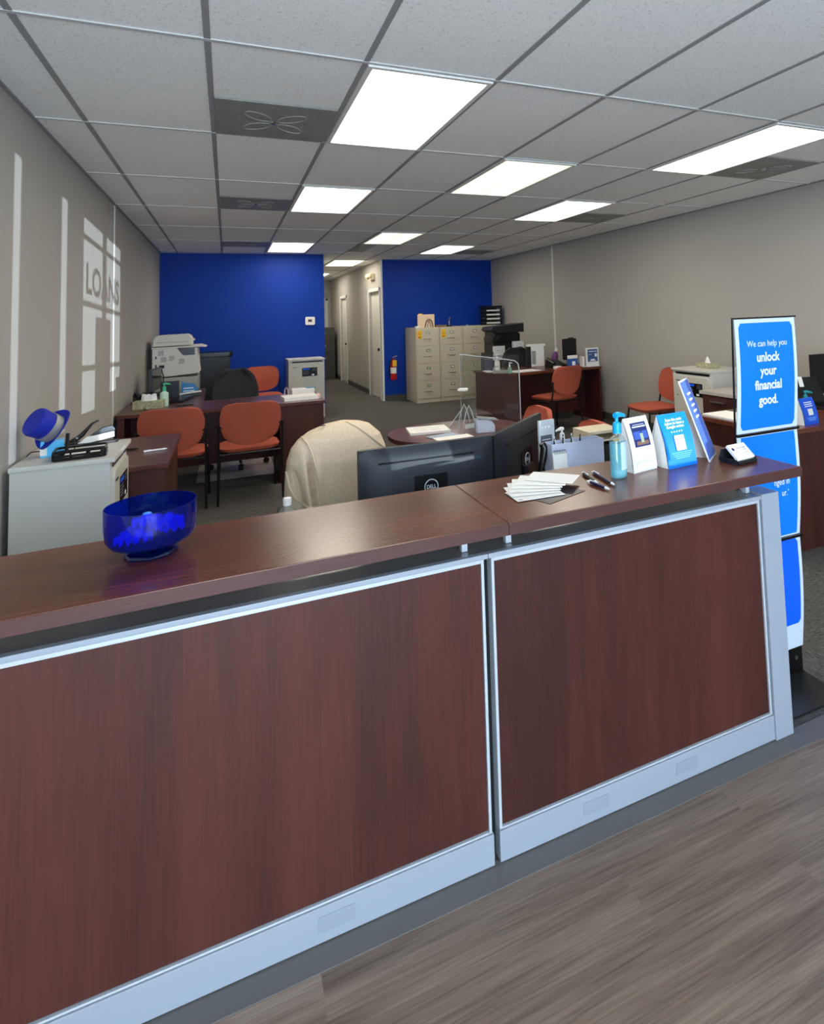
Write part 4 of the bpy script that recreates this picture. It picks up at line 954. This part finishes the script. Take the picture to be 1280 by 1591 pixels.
def pen2(label, x, y, rz, m, L_=.13):
    t = thing('pen', label, 'pen', (x, y, ZK+.006), rz); MB().tube([(-L_/2, 0, 0), (L_/2-.015, 0, 0), (L_/2, 0, 0)], [.0055, .0055, .001], 8).build('barrel', m, t); B('clip', m, t, -L_/2, -L_/2+.04, -.0015, .0015, .0055, .008)
pen2('white pen on the low desk wing behind the left console', .27, 1.83, .25, ink_w); pen2('dark pen on the low desk wing behind the left console', .085, 1.95, 0, black_p, .16)

# ------------------------------------------------------------------ left console things
ZC = .90
hb = thing('gift_box', 'small sky blue box holding up the blue hat', 'box', (-.115, 1.135, ZC), math.radians(12))
B('box', mat('sky_blue_card', (70, 190, 245), .3), hb, -.038, .055, -.03, .03, 0, .075, bev=.002); B('side_label', paper, hb, -.039, -.012, -.031, -.030, .008, .05); 
hat = thing('hat', 'royal blue glitter fedora with silver band, tilted on small box', 'hat', (-.135, 1.10, ZC+.156))
HM = R(math.radians(-62), 'Y') @ R(math.radians(28), 'X')
HM = Matrix.Identity(4)
ax = Vector((-.62, -.52, .50)).normalized(); e1 = Vector((.35, -.9, 0)); e1 = (e1-ax*e1.dot(ax)).normalized(); e2 = ax.cross(e1)
for i in range(3): HM[i][0] = e1[i]; HM[i][1] = e2[i]; HM[i][2] = ax[i]
HM = T(.018, 0, -.012) @ HM
MB().lathe([(.066, -.03), (.066, .0), (.068, .035), (.071, .062), (.066, .074), (.048, .079), (.0, .077)], n=40, sy=.98, M=HM).build('crown', blue_felt, hat)
def brim(u, v): a = 2*PI*u; r = .064+.036*v; p = Vector((r*math.cos(a), r*math.sin(a), -.03+.012*v*v+.010*math.cos(2*a)*v)); return HM @ p
MB().grid(brim, 48, 6, th=.003, closed=True).build('brim', blue_felt, hat, ang=70)
MB().lathe([(.0672, -.027), (.0678, .0), (.069, .012)], n=40, M=HM).build('band', silver_band, hat)
lt = thing('desk_tray', 'black wire tray lying on the left console beside the hat', 'tray', (.03, 1.02, ZC), math.radians(6))
w = MB()
for z in (.006, .022, .040): w.tube([(x, y, z) for x, y in rrect(-.10, .105, -.07, .07, .02, 3)+[rrect(-.10, .105, -.07, .07, .02, 3)[0]]], .006, 6)
for q in range(7): w.tube([(-.09+.03*q, -.068, .006), (-.09+.03*q, .068, .006)], .004, 5)
for q in range(4): w.tube([(-.10+.068*q, -.07, .006), (-.10+.068*q, -.07, .040)], .004, 5)
w.build('wire_frame', black_m, lt); B('bottom', black_p, lt, -.095, .10, -.065, .065, .0, .004); MB().tube([(-.06, .05, .0), (-.055, .055, .11)], .008, 8).build('post', black_p, lt)
w = MB().box(-.06, .02, -.05, .05, .012, .020).box(.04, .08, -.04, .05, .012, .018).build('card', paper, lt)
cd_ = MB().tube([(-.21, 1.14, ZC+.006), (-.2, 1.17, ZC+.02), (-.15, 1.22, ZC+.012), (-.08, 1.24, ZC+.03), (-.035, 1.235, ZC+.06), (-.03, 1.22, ZC+.02), (-.02, 1.15, ZC+.006)], .0025, 6).build('cable', black_p); tag(cd_, 'thin black cable curling behind the hat', 'cable')
st = thing('stapler', 'open black and white stapler at far end of left console', 'stapler', (.06, 1.345, ZC), math.radians(12))
MB().prism([(-.09, 0), (.075, 0), (.085, .012), (-.07, .014)], -.016, .016, axis=1, bev=.002).build('base', black_p, st)
MB().prism([(-.10, .015), (-.06, .045), (.06, .060), (.062, .030), (-.05, .012)], -.014, .014, axis=1, bev=.003).build('magazine', paper, st)
MB().prism([(-.045, .050), (.01, .085), (.05, .090), (.065, .070), (.062, .060)], -.016, .016, axis=1, bev=.004).build('top_arm', mat('slate_plastic', (50, 56, 62), .35), st)
sr = thing('staple_remover', 'black lever tool standing beside the stapler on left console', 'tool', (-.035, 1.40, ZC), math.radians(10))
MB().tube([(-.05, 0, .008), (0, 0, .045), (.045, 0, .10), (.075, 0, .115)], [.012, .012, .006, .004], 8).build('lever', black_p, sr); B('base', black_p, sr, -.07, .0, -.02, .02, 0, .014, bev=.003); MB().cyl((-.02, -.015, .035), (-.02, .015, .035), .006, .006, 10).build('rivet', chrome, sr)

# ------------------------------------------------------------------ right console, chair side and right desk things
tb = thing('tissue_box', 'green patterned tissue box on the right wall console', 'tissue box', (5.16, 2.25, .90), math.radians(80))
B('box', green_box, tb, -.12, .12, -.06, .06, 0, .05, bev=.003)
MB().grid(lambda u, v: ((.045*(1-v)**.8+.004*math.sin(10*PI*u))*math.cos(2*PI*u), (.022*(1-v))*math.sin(2*PI*u), .048+.07*v), 24, 4, closed=True).build('tissue', paper, tb)
tag(B('paper_stack', paper, None, 3.79, 4.02, .58, .90, ZK+.0005, ZK+.014, bev=.001), 'white papers on the far left corner of the right desk', 'papers')
t3, fp, fn, an_ = tent('tent_card', 'blue tent card on the right desk beyond the banner', (4.10, .30, ZK), math.radians(6), .150, .165, .08, mat('deep_blue_card', (20, 84, 210), .4))
for k in range(3): patch(fn, .25, .80, .82-.07*k, .85-.07*k, ink_w, fp, 'lettering')
patch(fn, .36, .70, .36, .60, paper, fp, 'white_square'); 
for k in range(3): patch(fn, .22+.03*k, .85-.03*k, .26-.05*k, .28-.05*k, MATS['faint_ink'], fp, 'fine_print')
pump_bottle('sanitizer_bottle', 'clear sanitizer bottle with teal pump behind the right tent card', (4.235, .40, ZK), math.radians(150), .032, .130, bottle_clear, gel_blue, mat('teal_pump', (20, 140, 150), .4), .6)
mr = monitor('monitor', 'dark monitor at the right edge of photo on right desk', (5.16, .86, ZK), math.radians(176), .50, .31, .215, logo=False)
ph = thing('desk_phone', 'black desk phone with white strip on the right desk', 'phone', (4.80, .84, ZK), math.radians(-20))
MB().prism([(-.08, 0), (.08, 0), (.08, .16), (.04, .20), (-.04, .06), (-.08, .03)], -.07, .11, axis=0, bev=.005).build('base', black_p, ph); B('strip', paper, ph, -.055, -.02, -.01, .07, 0, .002, M=T(0, .0, .14) @ R(PI/2.6, 'X'))
kb = thing('keyboard', 'black keyboard on the right desk before the monitor', 'keyboard', (4.85, .62, ZK), math.radians(5))
B('body', black_p, kb, -.22, .22, -.07, .07, 0, .02, bev=.003); k_ = MB(); [k_.box(-.21+.027*i, -.188+.027*i, -.06+.026*j, -.038+.026*j, .02, .025) for i in range(15) for j in range(5)]; k_.build('keys', black_s, kb)

# ------------------------------------------------------------------ back right desk things
ZQ = .752
ps = thing('printer_stand', 'white and dark stand under the black printer', 'printer stand', (4.46, 6.05, 0))
B('body', black_p, ps, 0, .52, .02, .50, 0, .90, bev=.003)
MB().box(-.004, .19, -.02, .019, .80, 1.02).build('left_sheet', paper, ps); MB().box(.0, .18, -.022, -.0205, .86, .865).box(.05, .08, -.022, -.0205, .95, .96).build('sheet_print', ink, ps)
MB().box(.33, .52, -.02, .019, .88, 1.08).build('right_sheet', paper, ps)
pr_ = thing('printer', 'black multifunction printer on the stand behind the dark desk', 'printer', (4.46, 6.08, .905))
MB().box(.03, .50, .01, .40, .0, .14, bev=.004).build('body', black_p, pr_); MB().prism([(.04, .14), (.50, .14), (.50, .30), (.06, .30), (.02, .22)], .03, .40, axis=1, bev=.004).build('upper_body', black_s, pr_)
MB().prism([(-.01, .36), (.02, .41), (.56, .46), (.56, .32), (.10, .31)], .0, .42, axis=1, bev=.006).build('scanner_lid', mat('soft_black', (30, 31, 33), .35), pr_)
MB().prism([(-.05, .20), (.08, .27), (.18, .27), (.06, .20)], -.02, .20, axis=1).build('side_tray', black_p, pr_); MB().prism([(-.04, .0), (.06, .07), (.14, .07), (.04, .0)], -.04, .1, axis=1).build('paper_tray', black_p, pr_)
B('printer_neck', black_p, pr_, .05, .5, .08, .40, .13, .33)
pump_bottle('pump_bottle', 'white pump bottle at the left end of the dark back desk', (4.01, 4.93, ZQ), math.radians(190), .040, .150, paper, None, paper, ry=.8)
pump_bottle('sanitizer_bottle', 'small green sanitizer bottle at the left of dark back desk', (3.99, 4.50, ZQ), math.radians(190), .030, .085, gel_green, None, paper, ry=.8)
tag(B('tissue_box', mat('dark_blue_box', (60, 66, 84), .5), None, 3.86, 3.985, 5.02, 5.14, ZQ, ZQ+.16, bev=.003), 'dark grey-blue box at the left end of the dark back desk', 'box')
MB_ = thing('desk_tray', 'low grey tray on the left end of the dark back desk', 'tray', (3.93, 4.62, ZQ), math.radians(-30)); MB().box(-.10, .09, -.045, .045, 0, .035, bev=.004).build('body', grey_p, MB_)
MB().tube([(-.10, -.03, 0), (-.105, -.03, .06), (-.085, -.03, .085), (-.04, -.03, .09)], .008, 8).build('clear_arch', acrylic_edge, MB_)
stack('paper_stack', 'white sheets at left corner of the dark back desk', 'papers', paper, 3.86, 4.90, .10, .18, .012, -.1, ZQ)
stack('paper_stack', 'white sheets along the front edge of the dark back desk', 'papers', paper, 4.27, 4.66, .40, .24, .006, .1, ZQ)
wf = thing('white_organizer', 'white box with papers right of the charcoal chair on back desk', 'organizer', (4.73, 5.16, ZQ), -.1)
MB().box(-.13, .15, .0, .06, .285, .315, bev=.002).box(-.07, .13, .01, .06, 0, .285).build('box', paper, wf); MB().box(-.06, .0, .003, .01, .03, .22).build('grey_print', grey_p, wf); B('side', black_p, wf, -.135, -.075, .0, .06, 0, .285)
pu = thing('purple_bottle', 'purple bottle with white top among clutter on back desk', 'bottle', (4.98, 5.10, ZQ+.012)); MB().lathe([(0, 0), (.045, .002), (.048, .12), (.03, .17), (.02, .19), (0, .19)], n=16, M=R(.25, 'Y')).build('body', purple, pu); MB().lathe([(0, .19), (.022, .19), (.024, .215), (.018, .24), (0, .24)], n=14, M=R(.25, 'Y')).build('cap', paper, pu)
phb = thing('desk_phone', 'black desk phone before the monitor on the back desk', 'phone', (4.86, 4.83, ZQ), .2)
MB().prism([(-.10, 0), (.09, 0), (.09, .10), (-.10, .03)], -.12, .12, axis=0, bev=.006).build('base', black_p, phb); MB().tube([(-.09, -.08, .06), (-.09, .08, .12)], [.022, .022], 8).build('handset', black_s, phb)
mb_ = thing('monitor', 'black monitor seen from behind on the dark back desk', 'monitor', (5.12, 4.88, ZQ), math.radians(20))
MB().prism(rrect(-.13, .14, .09, .385, .015), -.02, .02, axis=1, bev=.004).build('case', black_p, mb_); MB().box(-.04, .05, -.05, -.02, .36, .40, bev=.006).build('camera_bracket', black_p, mb_); B('stand_column', black_p, mb_, -.03, .03, -.015, .03, .01, .1); MB().rbox(-.10, .10, -.09, .08, 0, .012, .02).build('stand_base', black_p, mb_)
tag(B('card_stack', paper, None, -.05, .05, -.03, .03, 0, .035, bev=.004, M=T(4.77, 4.63, ZQ) @ R(.2, 'Z')), 'small white dispenser on the back desk before the phone', 'dispenser')
cn = thing('tent_card', 'small blue and white card standing behind the orange chair on back desk', 'table tent card', (5.03, 4.64, ZQ), .1)
B('body', mat('mid_blue_card', (52, 90, 160), .4), cn, -.09, .06, -.02, .02, 0, .12, bev=.003); B('white_top', paper, cn, -.09, .06, -.025, .02, .12, .165, bev=.008); B('white_square', ink_w, cn, -.035, .02, -.0212, -.02, .03, .085)
fs_ = thing('display_sign', 'white framed blue sign at the right end of back desk', 'display sign', (5.32, 4.60, ZQ), .1)
MB().rbox(-.115, .105, 0, .255, -.008, .008, .006, axis=1, bev=.002).build('frame', paper, fs_); B('poster', mat('dusty_blue_print', (62, 88, 140), .4), fs_, -.090, .085, -.009, -.008, .065, .235)
MB().box(-.07, .01, -.0095, -.009, .20, .21).box(.02, .07, -.0095, -.009, .20, .21).box(-.07, -.02, -.0095, -.009, .16, .165).box(.035, .072, -.0095, -.009, .13, .175).box(-.055, .05, -.0095, -.009, .075, .085).box(-.035, .03, -.0095, -.009, .085, .10).build('print', ink_w, fs_)
B('foot', paper, fs_, -.115, .105, -.03, .06, 0, .006)
tag(B('card_box', paper, None, 5.17, 5.20, 4.62, 4.70, ZQ, ZQ+.14, bev=.003), 'narrow white box between the two cards on back desk', 'box')
